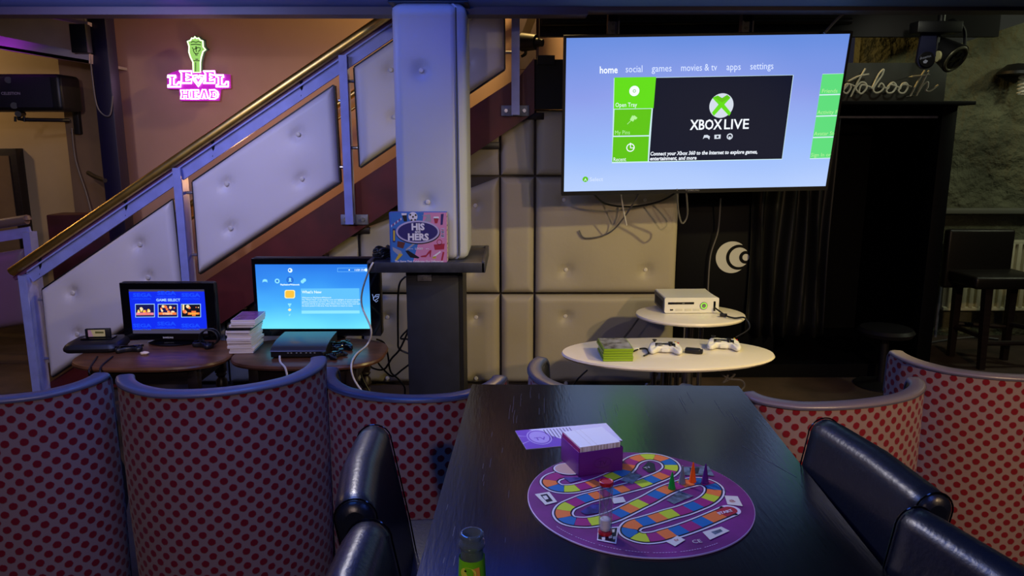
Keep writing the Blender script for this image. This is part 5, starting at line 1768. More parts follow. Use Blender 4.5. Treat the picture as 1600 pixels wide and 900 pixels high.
# console cables
cable([PY(437, 556, 3.30), PY(438, 566, 3.28), PY(446, 576, 3.26), PY(450, 596, 3.25)], .005, M['cable_white'], 'short white cable hanging from the slim black console')
cable([PY(583, 410, 3.44), PY(576, 424, 3.44), PY(566, 455, 3.60), PY(566, 480, 3.66), PY(580, 515, 3.60), PZ(574, 538, TBZ + .006), PZ(557, 553, TBZ + .006), PY(549, 570, 3.28), PY(553, 592, 3.26), PY(569, 616, 3.25)], .0045, M['cable_white'], 'long white cable dangling from the tray shelf across the media television')
BC = 'black cable tangle between media television and pedestal'
for k, (pts, lab) in enumerate((
        ([(540, 551), (560, 560), (575, 566), (582, 575), (600, 577), (612, 560), (625, 545), (640, 512)], 'black cable looping low from the twin-stick controller to the pedestal'),
        ([(588, 530), (600, 536), (606, 555), (610, 580), (622, 592), (632, 605), (632, 620)], 'black cable curving down right of the media television'),
        ([(585, 545), (590, 565), (602, 580), (614, 588), (628, 578), (640, 569)], 'black cable sagging between table edge and pedestal foot'),
        ([(634, 432), (625, 442), (622, 465), (622, 528), (624, 545), (640, 553)], 'thin black cable dropping from under the tray shelf'),
        ([(640, 512), (626, 528), (636, 530), (642, 536)], 'short black cable bend against the pedestal side'),
        ([(560, 565), (566, 590), (578, 612), (590, 625)], 'black cable hanging from beneath the right side table'))):
    Yc = 3.9 + .05 * k
    if k == 3:
        Yc = 3.95
    if k == 5:
        Yc = 3.6
    cable([PY(x, y, Yc) for x, y in pts], .0055, M['cable'], lab)
# ================================================================== WHITE OVAL TABLES
def oval_table(cx, cy, rx, ry, z, label, poles):
    t = thing('oval_table', label, 'table', (cx, cy, 0), 0)
    mb = MB()
    prof = [(0.0, z - .024), (0.93, z - .024), (0.985, z - .018), (1.0, z - .010), (0.99, z - .002), (0.97, z), (0.0, z)]
    mb.lathe(prof, (0, 0, 0), 72, sx=rx, sy=ry)
    mb.build('top', M['white_lam'], t, smooth=40)
    for dx, dy, r in poles:
        mb = MB(); mb.cyl((dx, dy, .02), (dx, dy, z - .02), r, seg=20); mb.build('pole', M['chrome'], t)
    mb = MB(); mb.lathe([(rx * .5, 0.0), (rx * .5, .008), (rx * .45, .014), (.04, .024), (0, .024)], (0, 0, 0), 40, sx=1, sy=min(1, ry / rx * 1.3)); mb.build('base', M['chrome'], t)
    return t
Z1, Z2 = 0.53, 0.60
b1, f1 = PZ(1043, 527, Z1), PZ(1043, 576, Z1)
lx, rx_ = PZ(878, 553, Z1), PZ(1209, 550, Z1)
OC1 = Vector(((lx.x + rx_.x) / 2, (b1.y + f1.y) / 2, 0)); RX1 = (rx_.x - lx.x) / 2; RY1 = (b1.y - f1.y) / 2
oval_table(OC1.x, OC1.y, RX1, RY1, Z1, 'low white oval table holding two white controllers and green game cases', [(.0, 0, .028), (.06, .05, .012), (-.05, .05, .012)])
b2, f2 = PZ(1078, 475, Z2), PZ(1078, 506, Z2)
lx2, rx2 = PZ(994, 490, Z2), PZ(1162, 489, Z2)
OC2 = Vector(((lx2.x + rx2.x) / 2, (b2.y + f2.y) / 2, 0)); RX2 = (rx2.x - lx2.x) / 2; RY2 = (b2.y - f2.y) / 2
oval_table(OC2.x, OC2.y, RX2, RY2, Z2, 'smaller white round table carrying the white console', [(0, 0, .03), (.06, -.02, .014)])

# white console
cA = PZ(1037, 490, Z2); cB = PZ(1121, 489, Z2)
W4 = cB.x - cA.x
xb = thing('games_console', 'white games console with green power ring on the round white table', 'games console', ((cA.x + cB.x) / 2 , cA.y + .13, Z2), 0.03)
H4 = 0.083
mb = MB()
# concave-sided body by lofting rounded rectangles along depth
n = 9
vs = []; sec = []
def xsec(wd, hh, r=.008, k=5):
    pts = []
    for (cx_, cz_, a0) in ((wd / 2 - r, r, -PI / 2), (wd / 2 - r, hh - r, 0), (-wd / 2 + r, hh - r, PI / 2), (-wd / 2 + r, r, PI)):
        for q in range(k + 1):
            t = a0 + (PI / 2) * q / k
            pts.append((cx_ + r * math.cos(t), cz_ + r * math.sin(t)))
    return pts
D4 = .25
for i in range(n):
    v = i / (n - 1)
    pinch = 1 - .05 * math.sin(PI * v)
    S_ = xsec(W4 * (1 - .012 * math.sin(PI * v)), H4 * pinch)
    off = H4 * (1 - pinch) / 2
    for x, z in S_:
        vs.append((x, -D4 / 2 + D4 * v, z + off + .003))
m_ = len(S_)
fs = [[j * m_ + k, j * m_ + (k + 1) % m_, (j + 1) * m_ + (k + 1) % m_, (j + 1) * m_ + k] for j in range(n - 1) for k in range(m_)]
fs += [list(range(m_))[::-1], list(range((n - 1) * m_, n * m_))]
mb.add(vs, fs); mb.build('body', M['white_plastic'], xb)
mb = MB(); mb.box(-W4 / 2 - .003, -W4 / 2 + .002, -.11, .11, .008, H4 - .002, bev=.002)
for k in range(9):
    mb.box(-W4 / 2 - .0045, -W4 / 2 - .003, -.09 + k * .02, -.08 + k * .02, .02, H4 - .02, 1)
mb.build('side_vent', [mat('vent_grey', rgb(96, 98, 96), .5), M['black']], xb)
yf = -D4 / 2
mb = MB(); mb.box(-W4 * .44, W4 * .04, yf - .003, yf + .004, .050, .062, bev=.002); mb.box(-W4 * .18, -W4 * .14, yf - .004, yf, .054, .058, 1); mb.build('disc_tray', [M['blackgloss'], M['chrome']], xb)
mb = MB(); mb.box(-W4 * .40, -W4 * .34, yf - .002, yf + .003, .016, .024, bev=.002); mb.build('infrared_window', M['blackgloss'], xb)
mb = MB()
for a_ in (-.30, -.13, .02):
    mb.box(W4 * a_, W4 * (a_ + .13), yf - .001, yf + .002, .014, .026, bev=.0008)
mb.build('port_cover', mat('off_white', rgb(205, 204, 190), .4), xb)
mb = MB(); mb.cyl((W4 * .22, yf - .004, .042), (W4 * .22, yf + .002, .042), .0205, seg=30); pw = mb.build('power_button', M['steel'], xb)
mb = MB(); pts = [Vector((W4 * .22 + .0145 * math.cos(t), yf - .0045, .042 + .0145 * math.sin(t))) for t in [2 * PI * k / 24 for k in range(24)]]
mb.tube(pts, .0022, 6, 0, False, True); mb.build('light_ring', glow('power_green', rgb(150, 240, 60), 1.3), pw)
mb = MB(); mb.box(W4 * .40, W4 * .44, yf - .003, yf + .003, .012, .066, bev=.003); mb.build('usb_port', M['blackgloss'], xb)
M_ = xb.location
cable([Vector((M_.x + W4 * .42, M_.y - D4 / 2 - .008, Z2 + .035)), PZ(1128, 489, Z2 + .012), PZ(1136, 494, Z2 + .012), PZ(1148, 497, Z2 + .008), Vector((OC2.x + RX2 * .86, OC2.y - RY2 * .6, Z2 + .008)), Vector((OC2.x + RX2 * .92, OC2.y - RY2 * .72, Z2 - .04)), PY(1150, 527, OC2.y - RY2 * .75)], .0045, M['cable'], 'black cable from the white console falling over the round table edge')
mb = MB(); c = PZ(1130, 492, Z2 + .012); mb.cyl(c - Vector((.018, 0, 0)), c + Vector((.018, -.01, 0)), .009, seg=12)
tag(mb.build('cable_joint', M['blackplastic'], None, True), 'black breakaway joint on the white console cable', 'cable joint')

# controllers on the oval table
pA_ = PZ(1040, 552, Z1)
gamepad('xbox', 'game_controller', 'white game controller in the middle of the oval table beside the black battery', pA_ + Vector((0, .02, 0)), -0.12, M['white_plastic'], Z1 + .002, 1.0)
pB_ = PZ(1132, 546, Z1)
gamepad('xbox', 'game_controller', 'white game controller at the right of the oval table', pB_ + Vector((0, .02, 0)), -0.22, M['white_plastic'], Z1 + .002, 1.0)
c = PZ(1083, 552, Z1)
mb = MB(); mb.box(-.038, .034, -.018, .018, 0, .024, bev=.007, seg=3); mb.box(.030, .044, -.014, .014, .002, .02, 0, bev=.003)
q = mb.build('battery_pack', M['blackplastic'], None); q.location = (c.x, c.y, Z1 + .001); q.rotation_euler = (0, 0, -.35)
tag(q, 'black plug-in battery pack between the two white controllers', 'battery pack')
cable([PZ(990, 549, Z1 + .005), PZ(1000, 545, Z1 + .005), PZ(1010, 545, Z1 + .005), PZ(1013, 552, Z1 + .005), PZ(1006, 556, Z1 + .005)], .004, M['cable'], 'short black cable between the game cases and the middle controller')
mb = MB(); c = PZ(992, 545, Z1 + .006); mb.box(c.x - .012, c.x + .02, c.y - .01, c.y + .01, Z1 + .001, Z1 + .012, bev=.003)
tag(mb.build('plug', M['white_plastic'], None, True), 'small white plug beside the green game cases', 'plug')
# green cases
M['xgreen'] = mat('translucent_green', rgb(122, 158, 34), .3, spec=.5)
M['xgreen2'] = mat('green_spine', rgb(140, 176, 30), .4)
M['cover_bw'] = mat('grey_cover', rgb(120, 124, 130), .25, noise=(26, .9))
c0 = PZ(965, 565, Z1)
rnd = random.Random(9)
for k in range(5):
    rz = rnd.uniform(-.03, .03) + .03
    z = Z1 + .001 + k * .0118
    lab = ['green game case at the bottom of the stack on the oval table', 'green game case second from the bottom on the oval table', 'green game case in the middle of the stack on the oval table', 'green game case second from the top on the oval table', 'topmost green game case with grey battle-scene cover on the oval table'][k]
    root = thing('game_case', lab, 'game case', (c0.x + rnd.uniform(-.003, .003), c0.y + .095, z), rz, 'green game cases on the oval table')
    mb = MB(); mb.box(-.068, .068, -.095, .095, 0, .0113, bev=.0015); mb.build('case', M['xgreen'], root)
    mb = MB(); mb.box(-.066, .066, -.0955, -.0945, .002, .0092); mb.build('spine', M['xgreen2'], root)
    if k == 4:
        mb = MB(); mb.box(-.064, .064, -.091, .091, .0114, .0118); mb.build('cover', M['cover_bw'], root)
# cables around tables
for pts, Yc, lab in (([(998, 497), (985, 515), (975, 528)], 3.95, 'black cable slanting down behind the two white tables'),
                     ([(1027, 583), (1020, 595), (1010, 604)], 3.5, 'black cable hanging under the oval table by its pole'),
                     ([(918, 578), (905, 590), (895, 603)], 3.9, 'black cable running down the wall left of the oval table'),
                     ([(1142, 570), (1136, 590), (1130, 598), (1148, 585), (1128, 583), (1140, 592), (1158, 594), (1163, 602), (1156, 612)], 3.42, 'thin grey cable loop hanging under the right end of the oval table')):
    cable([PY(x, y, Yc) for x, y in pts], .005, M['cable'] if 'grey' not in lab else M['cable_grey'], lab)

# ================================================================== TUB CHAIRS
def tub_chair(cx, cy, rz, label, w_=0.33, b=0.25, H=0.71, rim='lit_rim'):
    t = thing('tub_chair', label, 'chair', (cx, cy, 0), rz, 'tub chairs covered in dotted fabric')
    # plan curve: angle from -100..100 deg
    n = 56
    A = math.radians(96)
    rimw = 0.036
    def plan(s_, ins):
        a = -A + 2 * A * s_
        return Vector(((w_ - ins) * math.sin(a), -(b - ins) * math.cos(a), 0)), a
    def height(s_):
        e_ = min(s_, 1 - s_)
        k = max(0.0, 1 - e_ / 0.03)
        return H + 0.016 * (1 - min(1, e_ / .3)) - 0.16 * k ** 2.5
    def flare(z):
        return 0.975 + 0.025 * min(1, z / H)
    # outer shell with UVs
    rowsz = [0.05, 0.12, 0.2, 0.3, 0.4, 0.5, 0.6, 1.0]
    vs = []; uv = []
    arc = 0; prev = None
    arcs = []
    for i in range(n + 1):
        p, a = plan(i / n, 0)
        if prev is not None:
            arc += (p - prev).length
        arcs.append(arc); prev = p
    for j, f in enumerate([0, .1, .2, .35, .5, .65, .8, .92, 1.0]):
        for i in range(n + 1):
            p, a = plan(i / n, 0)
            h = height(i / n) - 0.012
            z = 0.004 + (h - 0.004) * f
            k = flare(z)
            bulge = 1 + 0.02 * math.sin(PI * f)
            vs.append((p.x * k * bulge, p.y * k * bulge, z)); uv.append((arcs[i], z))
    m = n + 1
    mb = MB()
    mb.add(vs, [[j * m + i, j * m + i + 1, (j + 1) * m + i + 1, (j + 1) * m + i] for j in range(8) for i in range(n)], 0, uv)
    mb.build('outer_shell', M['fabric'], t, smooth=60)
    # inner shell
    vs = []
    for j, f in enumerate([0, .25, .5, .75, 1.0]):
        for i in range(n + 1):
            p, a = plan(i / n, 0.045)
            h = height(i / n) - 0.010
            z = 0.30 + (h - 0.30) * f
            k = flare(z) * (1 - .05 * math.sin(PI * f))
            vs.append((p.x * k, p.y * k, z))
    mb = MB(); mb.add(vs, [[j * m + i + 1, j * m + i, (j + 1) * m + i, (j + 1) * m + i + 1] for j in range(4) for i in range(n)])
    mb.build('inner_back', M['leather'], t, smooth=60)
    # rim : flattened tube
    mb = MB(); ring = 16
    vs = []
    for i in range(n + 1):
        p, a = plan(i / n, 0.023)
        h = height(i / n)
        q = p * flare(h)
        nr = Vector((math.sin(a), -math.cos(a), 0))
        for k in range(ring):
            tt = 2 * PI * k / ring
            vs.append(q + nr * (0.027 * math.copysign(abs(math.cos(tt)) ** .7, math.cos(tt))) + Vector((0, 0, h - 0.014 + 0.011 * math.copysign(abs(math.sin(tt)) ** .7, math.sin(tt)))))
    mb.add(vs, [[i * ring + k, i * ring + (k + 1) % ring, (i + 1) * ring + (k + 1) % ring, (i + 1) * ring + k] for i in range(n) for k in range(ring)] + [list(range(ring)), list(range(n * ring, (n + 1) * ring))[::-1]])
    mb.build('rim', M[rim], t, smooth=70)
    mb = MB()
    pts = []
    for i in range(0, n + 1):
        p, a = plan(i / n, -0.001)
        pts.append(Vector((p.x * flare(height(i / n)), p.y * flare(height(i / n)), height(i / n) - 0.016)))
    mb.tube(pts, 0.0045, 6, smooth=False)
    mb.build('piping', M['rimcloth'], t)
    # wing front edges
    for e_ in (0, n):
        p0, a = plan(e_ / n, 0); p1, a = plan(e_ / n, 0.045)
        h = height(e_ / n)
        mb = MB()
        vs = [Vector((p0.x * flare(.05), p0.y, .05)), Vector((p1.x * flare(.05), p1.y, .05)), Vector((p1.x * flare(h), p1.y, h - .01)), Vector((p0.x * flare(h), p0.y, h - .01))]
        mb.prism(vs, (0, 0.012, 0)); mb.build('front_edge', M['leather'], t)
    # seat
    mb = MB()
    pts = [plan(i / 30, 0.055)[0] * .93 for i in range(31)]
    lp = [(p.x, p.y) for p in pts] + [(w_ * .80, 0.20), (w_ * .6, 0.25), (-w_ * .6, 0.25), (-w_ * .80, 0.20)]
    outline_blob(mb, lp, [(.97, .22, (0, 0)), (1, .26, (0, 0)), (1, .38, (0, 0)), (.96, .42, (0, 0)), (.8, .435, (0, 0))])
    mb.build('seat', M['leather'], t, smooth=50)
    for sx in (-1, 1):
        for sy in (-.14, .16):
            mb = MB(); mb.cyl((sx * w_ * .6, sy, 0), (sx * w_ * .58, sy * .95, .24), .016, .022, 12); mb.build('leg', M['darkwood'], t)
    return t


R = math.radians
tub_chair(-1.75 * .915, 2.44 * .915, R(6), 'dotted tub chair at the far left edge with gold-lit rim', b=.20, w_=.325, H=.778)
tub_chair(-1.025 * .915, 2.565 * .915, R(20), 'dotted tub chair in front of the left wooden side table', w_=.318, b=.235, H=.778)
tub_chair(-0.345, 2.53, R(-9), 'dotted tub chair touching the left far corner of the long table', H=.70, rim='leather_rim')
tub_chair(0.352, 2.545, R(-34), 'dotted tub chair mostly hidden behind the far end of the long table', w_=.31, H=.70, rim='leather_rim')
tub_chair(1.06, 2.355, R(14), 'dotted tub chair at the right far corner of the long table', w_=.335, b=.155)
tub_chair(1.79, 2.70, R(-8), 'dotted tub chair cut off by the right edge of the photo', w_=.35, b=.25, H=.715)

# ================================================================== DINING TABLE
M['tabletop'] = mat('black_brown_tabletop', rgb(9, 8, 10), 0.20, spec=.8, noise=(6, .35, (6, 1, 1)), bump=(30, .28, .0012, (5, .6, 1)))
ZT = 0.75
fl, fr = PZ(737, 600, ZT), PZ(1155, 602.5, ZT)
ud = (fr - fl).normalized()
vd = Vector((ud.y, -ud.x, 0))     # toward the camera
nl = PZ(650, 900, ZT)
vd2 = (nl - fl).normalized()
L_T = 1.72
tbl = thing('dining_table', 'long black-brown wooden dining table holding the board game', 'table', tuple(fl + ud * .4 + vd2 * .8 - Vector((0, 0, ZT))))
rz_t = math.atan2(ud.y, ud.x)
vs_ = [fl, fr, PZ(1155, 602.5, ZT), fl]
vdr = (PZ(1392, 900, ZT) - fr).normalized()
vdm = ((vd2 + vdr) / 2).normalized()
quad = [fl, fr, fr + vdr * L_T, fl + vd2 * L_T]
bm = bmesh.new()
top = [bm.verts.new(p) for p in quad]
bot = [bm.verts.new(p - Vector((0, 0, .04))) for p in quad]
bm.faces.new(top[::-1]); bm.faces.new(bot)
for k in range(4):
    bm.faces.new([top[k], top[(k + 1) % 4], bot[(k + 1) % 4], bot[k]])
bmesh.ops.recalc_face_normals(bm, faces=bm.faces)
bmesh.ops.bevel(bm, geom=bm.edges[:], offset=.003, segments=2, affect='EDGES')
mb = MB(); mb.frombm(bm); tt = mb.build('tabletop', M['tabletop'], tbl, True)
for (p, q) in ((fl, vd2), (fr, vdr)):
    for s_ in (.08, L_T - .10):
        c = p + q * s_ + (ud if p is fl else -ud) * .06
        mb = MB(); mb.box(c.x - .03, c.x + .03, c.y - .03, c.y + .03, 0, ZT - .04, bev=.004); mb.build('leg', M['darkwood'], tbl, True)
mb = MB()
ins = .05
mb.prism([fl + ud * ins + vd2 * ins - Vector((0, 0, .04)), fr - ud * ins + vdr * ins - Vector((0, 0, .04)), fr - ud * ins + vdr * (L_T - ins) - Vector((0, 0, .04)), fl + ud * ins + vd2 * (L_T - ins) - Vector((0, 0, .04))], (0, 0, -.06))
mb.build('apron', M['darkwood'], tbl, True)
# scratches worn into the varnish, plus painted highlights on the grain ridges
mb = MB(); pt_ = hplane(ZT)
rnd = random.Random(11)
for x0q, y0q, x1q, y1q in ((1160, 697, 1245, 746), (1205, 722, 1226, 735), (1170, 745, 1178, 746)):
    mb.line(pt_, [(x0q, y0q), ((x0q + x1q) / 2, (y0q + y1q) / 2 + .7), (x1q, y1q)], .0011, .0005)
for k in range(24):  # lit grain ridges near the far edge, painted as pale streaks
    x = rnd.uniform(770, 1150); y = rnd.uniform(604, 650)
    dx = (x - 848) / (y - 218)
    L_ = rnd.uniform(8, 26)
    mb.line(pt_, [(x, y), (x + dx * L_ * .5 + rnd.uniform(-1, 1), y + L_ * .5), (x + dx * L_, y + L_)], .0007, .0005)
for k in range(12):
    x = rnd.uniform(690, 800); y = rnd.uniform(660, 880)
    dx = (x - 848) / (y - 218)
    L_ = rnd.uniform(6, 16)
    mb.line(pt_, [(x, y), (x + dx * L_, y + L_)], .0007, .0005)
mb.build('scratches_and_glints', mat('pale_scratch_and_glint', rgb(66, 70, 92), .4), tbl, True, 0)

# ================================================================== LEATHER DINING CHAIRS
def leather_chair(far, near, side, label, zr=.862, ext=0.0):
    """far / near: pixel points of rim ends ; side=+1 chair stands right of table"""
    p, q = PZ(*far, zr), PZ(*near, zr)
    mid = (p + q) / 2
    d = (p - q); Lr = d.length
    ang = math.atan2(d.y, d.x) - PI / 2      # long axis along +y when 0
    t = thing('leather_chair', label, 'chair', (mid.x, mid.y, 0), ang, 'navy leather chairs pushed up to the long table')
    s_ = -side       # direction of the seat from the back (local x)
    n = 14
    mb = MB()
    # cross-section of the backrest in local x-z : rounded top, reclined
    th = .039
    def sect(ins):
        pts = []
        r = th - ins
        for k in range(13):
            a = PI * k / 12
            pts.append((r * math.cos(a), zr - th + r * math.sin(a)))
        lean = s_ * .075
        pts += [(-r + lean * .5, .62), (-r * .9 + lean, .40), (r * .9 + lean, .40), (r + lean * .5, .62)]
        return pts
    S = []
    prof = [(-Lr / 2, .020), (-Lr / 2 + .004, .010), (-Lr / 2 + .014, .002), (-Lr / 2 + .05, 0), (0, -.002), (Lr / 2 - .05, 0), (Lr / 2 - .014, .002), (Lr / 2 - .004, .010), (Lr / 2, .020)]
    vs = []
    for y, ins in prof:
        for x, z in sect(ins):
            # the inner face curves gently
            curve = side * .012 * (abs(y) / (Lr / 2)) ** 2 * -1
            vs.append((x + curve, y, z))
    m = len(sect(0))
    fs = [[j * m + k, j * m + (k + 1) % m, (j + 1) * m + (k + 1) % m, (j + 1) * m + k] for j in range(len(prof) - 1) for k in range(m)]
    fs += [list(range(m)), list(range((len(prof) - 1) * m, len(prof) * m))[::-1]]
    mb.add(vs, fs)
    bk = mb.build('backrest', M['leather'], t, smooth=60)
    for yy in (-Lr / 2 + .012, Lr / 2 - .012):
        mb = MB(); mb.tube([Vector((x - side * .012 * .95, yy, z)) for x, z in sect(-.0002)], .0018, 6, 0, False, True)
        mb.build('seam', M['blackgloss'], bk)
    mb = MB(); x0q, x1q = sorted((s_ * .05, s_ * .46))
    mb.box(x0q, x1q, -Lr / 2 + .01, Lr / 2 - .01 + ext, .41, .49 + ext * .3, bev=.03, seg=4); mb.build('seat', M['leather'], t, smooth=60)
    mb = MB(); x0q, x1q = sorted((s_ * .02, s_ * .45))
    mb.box(x0q, x1q, -Lr / 2 + .02, Lr / 2 - .02, .34, .41, bev=.005); mb.build('seat_frame', M['darkwood'], t)
    for xx in (.05, .42):
        for sy in (-1, 1):
            mb = leg((s_ * xx, sy * (Lr / 2 - .05), 0), (s_ * xx, sy * (Lr / 2 - .05), .36), .03, .04); mb.build('leg', M['darkwood'], t)
    return t


leather_chair((577, 661), (543, 785), -1, 'navy leather chair left of the long table, the farther of two', ext=.17)
leather_chair((567, 806), (500, 1010), -1, 'navy leather chair left of the long table, nearest the bottom edge')
leather_chair((1292, 650), (1478, 774), 1, 'navy leather chair right of the long table, the farther of two')
leather_chair((1432, 786), (1790, 1020), 1, 'navy leather chair right of the long table, in the bottom right corner')

# ================================================================== BOARD GAME ON TABLE
ZBd = ZT + .004
bc = PZ(998, 777, ZBd)
Rb = 0.2385
bd_col = {k: i for i, k in enumerate(['purple', 'black', 'white', 'o', 'b', 'm', 'y', 'r', 'edge', 'grey', 'cream', 'sand', 'navy'])}
bd_m = [mat('board_purple', rgb(112, 34, 104), .5, noise=(9, .35)), mat('board_black', rgb(26, 20, 34), .35), mat('board_white', rgb(214, 206, 210), .35), mat('tile_orange', rgb(226, 116, 50), .5), mat('tile_blue', rgb(22, 100, 156), .5), mat('tile_magenta', rgb(150, 28, 104), .5), mat('tile_lime', rgb(186, 206, 40), .5), mat('tile_red', rgb(168, 36, 52), .5), mat('board_edge', rgb(196, 170, 200), .5), mat('art_grey', rgb(88, 100, 110), .4, noise=(80, .7)), mat('art_cream', rgb(214, 208, 190), .4), mat('art_sand', rgb(196, 160, 140), .4), mat('art_navy', rgb(52, 50, 110), .4, noise=(60, .6))]
pbd = hplane(ZBd)
mb = MB()
mb.lathe([(Rb - .001, -.0035), (Rb, -.003), (Rb, -.0006), (Rb - .001, 0)], tuple(bc), 96, bd_col['edge'])
mb.add([bc + Vector(((Rb - .0015) * math.cos(2 * PI * k / 96), (Rb - .0015) * math.sin(2 * PI * k / 96), .0002)) for k in range(96)], [list(range(96))], 0)
def z5(x, y):
    return (800 + x / 3.75, 640 + y / 3.75)
tiles = [(1262, 598, 'r'), (1178, 634, 'o'), (1118, 660, 'b'), (1045, 688, 'm'), (975, 712, 'b'), (905, 732, 'o'), (838, 750, 'm'), (757, 752, 'y'), (690, 722, 'b'), (708, 680, 'o'), (785, 656, 'b'), (852, 636, 'o'), (922, 614, 'y'), (998, 594, 'm'), (1062, 570, 'b'), (1122, 545, 'm'), (1162, 518, 'y'), (1183, 488, 'o'), (1178, 456, 'b'), (1136, 430, 'm'), (1080, 422, 'b'), (1018, 434, 'o'), (958, 452, 'm'), (900, 474, 'o'), (848, 502, 'b'), (798, 530, 'm'), (742, 556, 'y'), (690, 582, 'o'), (632, 610, 'b'), (580, 632, 'm'), (490, 655, 'y'), (415, 662, 'm'), (332, 650, 'b'), (298, 614, 'o'), (316, 574, 'y'), (372, 546, 'm'), (434, 522, 'b'), (494, 506, 'o'), (545, 494, 'm'), (592, 482, 'b'), (642, 468, 'o'), (704, 452, 'm'), (768, 434, 'y'), (822, 412, 'b'), (872, 392, 'o'), (914, 370, 'm'), (934, 343, 'y'), (918, 312, 'b'), (868, 288, 'o'), (798, 278, 'y'), (738, 288, 'o'), (696, 310, 'm'), (676, 340, 'o'), (642, 372, 'b'), (588, 394, 'y'), (535, 416, 'm'), (478, 436, 'o'), (420, 452, 'm'), (345, 466, 'y'), (268, 462, 'b'), (222, 432, 'o'), (236, 402, 'm'), (285, 384, 'm')]
C_ = [pbd.hit(*z5(x, y), 0) for x, y, _ in tiles]
S_ = 6
path = crom(C_, S_)
n_p = pbd.n
def lift(pts, h):
    return [p + Vector((0, 0, h)) for p in pts]
# extend the ends a little
e0 = path[0] + (path[0] - path[1]).normalized() * .008
pth = [e0] + path
WT = .0302
mb.ribbon(lift(pth, .0005), WT + .018, n_p, bd_col['black'])
mb.ribbon(lift(pth, .0008), WT + .0145, n_p, bd_col['white'])
mb.ribbon(lift(pth, .0011), WT + .0065, n_p, bd_col['black'])
# rounded ends
mb.add([e0 + Vector((math.cos(t) * (WT / 2 + .007), math.sin(t) * (WT / 2 + .007), .0008)) for t in [2 * PI * k / 20 for k in range(20)]], [list(range(20))], bd_col['white'])
mb.add([e0 + Vector((math.cos(t) * (WT / 2), math.sin(t) * (WT / 2), .0012)) for t in [2 * PI * k / 20 for k in range(20)]], [list(range(20))], bd_col['r'])
for i, (x, y, c) in enumerate(tiles):
    k0 = max(0, i * S_ - S_ // 2); k1 = min(len(path) - 1, i * S_ + S_ // 2)
    seg_ = pth[0:k1 + 2] if i == 0 else path[k0:k1 + 1]
    if len(seg_) > 1:
        mb.ribbon(lift(seg_, .0014), WT, n_p, bd_col[c])
# goal oval under the card box
a_, b_ = pbd.loc(*z5(335, 350))
for r_, dz, ci in ((.034, .0016, 'black'), (.032, .0018, 'white'), (.029, .002, 'sand')):
    mb.polyl(pbd, [(a_ + r_ * 1.15 * math.cos(2 * PI * k / 30), b_ + r_ * math.sin(2 * PI * k / 30)) for k in range(30)], dz, bd_col[ci])
def art(pts, ci, dz=.0018):
    mb.poly(pbd, [z5(*p) for p in pts], dz, bd_col[ci])
art([(133, 500), (218, 486), (265, 545), (195, 563)], 'cream'); art([(165, 505), (205, 498), (240, 540), (205, 548)], 'black', .002); art([(178, 512), (200, 508), (215, 528), (195, 534)], 'cream', .0022)
art([(1245, 508), (1322, 512), (1352, 570), (1262, 560)], 'cream')
art([(1115, 722), (1225, 690), (1275, 715), (1160, 768)], 'cream'); art([(1165, 722), (1220, 705), (1235, 718), (1190, 738)], 'grey', .002)
art([(905, 780), (968, 743), (1015, 768), (955, 806)], 'cream')
art([(504, 700), (625, 690), (610, 792), (498, 770)], 'white'); art([(508, 705), (617, 697), (603, 783), (504, 764)], 'black', .002)
for sx_, sy_ in ((580, 710), (565, 745), (590, 750), (525, 755)):
    art([(sx_, sy_), (sx_ + 22, sy_ - 4), (sx_ + 20, sy_ + 14), (sx_ + 2, sy_ + 16)], 'cream', .0022)
art([(762, 345), (798, 308), (832, 318), (842, 365), (800, 373)], 'black')
art([(635, 418), (690, 372), (762, 388), (705, 440)], 'grey')
art([(905, 535), (980, 480), (1065, 510), (950, 558)], 'grey')
art([(400, 602), (470, 560), (520, 556), (505, 610), (430, 620)], 'navy'); art([(580, 522), (650, 515), (668, 545), (598, 556)], 'cream')
art([(1000, 340), (1150, 335), (1185, 392), (1010, 388)], 'grey'); art([(1040, 345), (1100, 345), (1090, 380), (1045, 380)], 'black', .002)
art([(300, 402), (400, 400), (405, 415), (340, 432)], 'navy')
ang_s = R(24)
mb.text('START', pbd, *z5(1214, 622), 0.0125, .0026, bd_col['white'], 'LEFT', .04, 0, ang_s)
mb.text('CE', pbd, *z5(1062, 790), 0.016, .0024, bd_col['cream'], 'LEFT', .0, 0, R(12))
for t_, x, y in (('TV', 800, 350), ('tv', 970, 775), ('@', 1295, 545)):
    mb.text(t_, pbd, *z5(x, y), 0.013, .0026, bd_col['r'] if t_ != 'TV' else bd_col['white'], 'CENTER', .0, 0, R(30))
# fine print arc along the rim
for k in range(60):
    t = R(215) + R(88) * k / 60
    if k % 9 == 8:
        continue
    c = bc + Vector((math.cos(t) * (Rb - .016), math.sin(t) * (Rb - .016), .0012))
    tg = Vector((-math.sin(t), math.cos(t), 0)) * .0018; rd = Vector((math.cos(t), math.sin(t), 0)) * .0007
    mb.add([c - tg - rd, c + tg - rd, c + tg + rd, c - tg + rd], [[0, 1, 2, 3]], bd_col['edge'])
gbd = mb.build('game_board', bd_m, None, True, 30)
tag(gbd, 'round purple board game with winding coloured track on the dining table', 'game board')

# card box
ZB = ZBd + .0005
q0, q1, q3 = PZ(904, 745.6, ZB), PZ(972.5, 735, ZB), PZ(875, 717.5, ZB)
ux = (q1 - q0); Wc = ux.length; ux.normalize()
uy = Vector((-ux.y, ux.x, 0)); Dc = max((q3 - q0).dot(uy), .05)
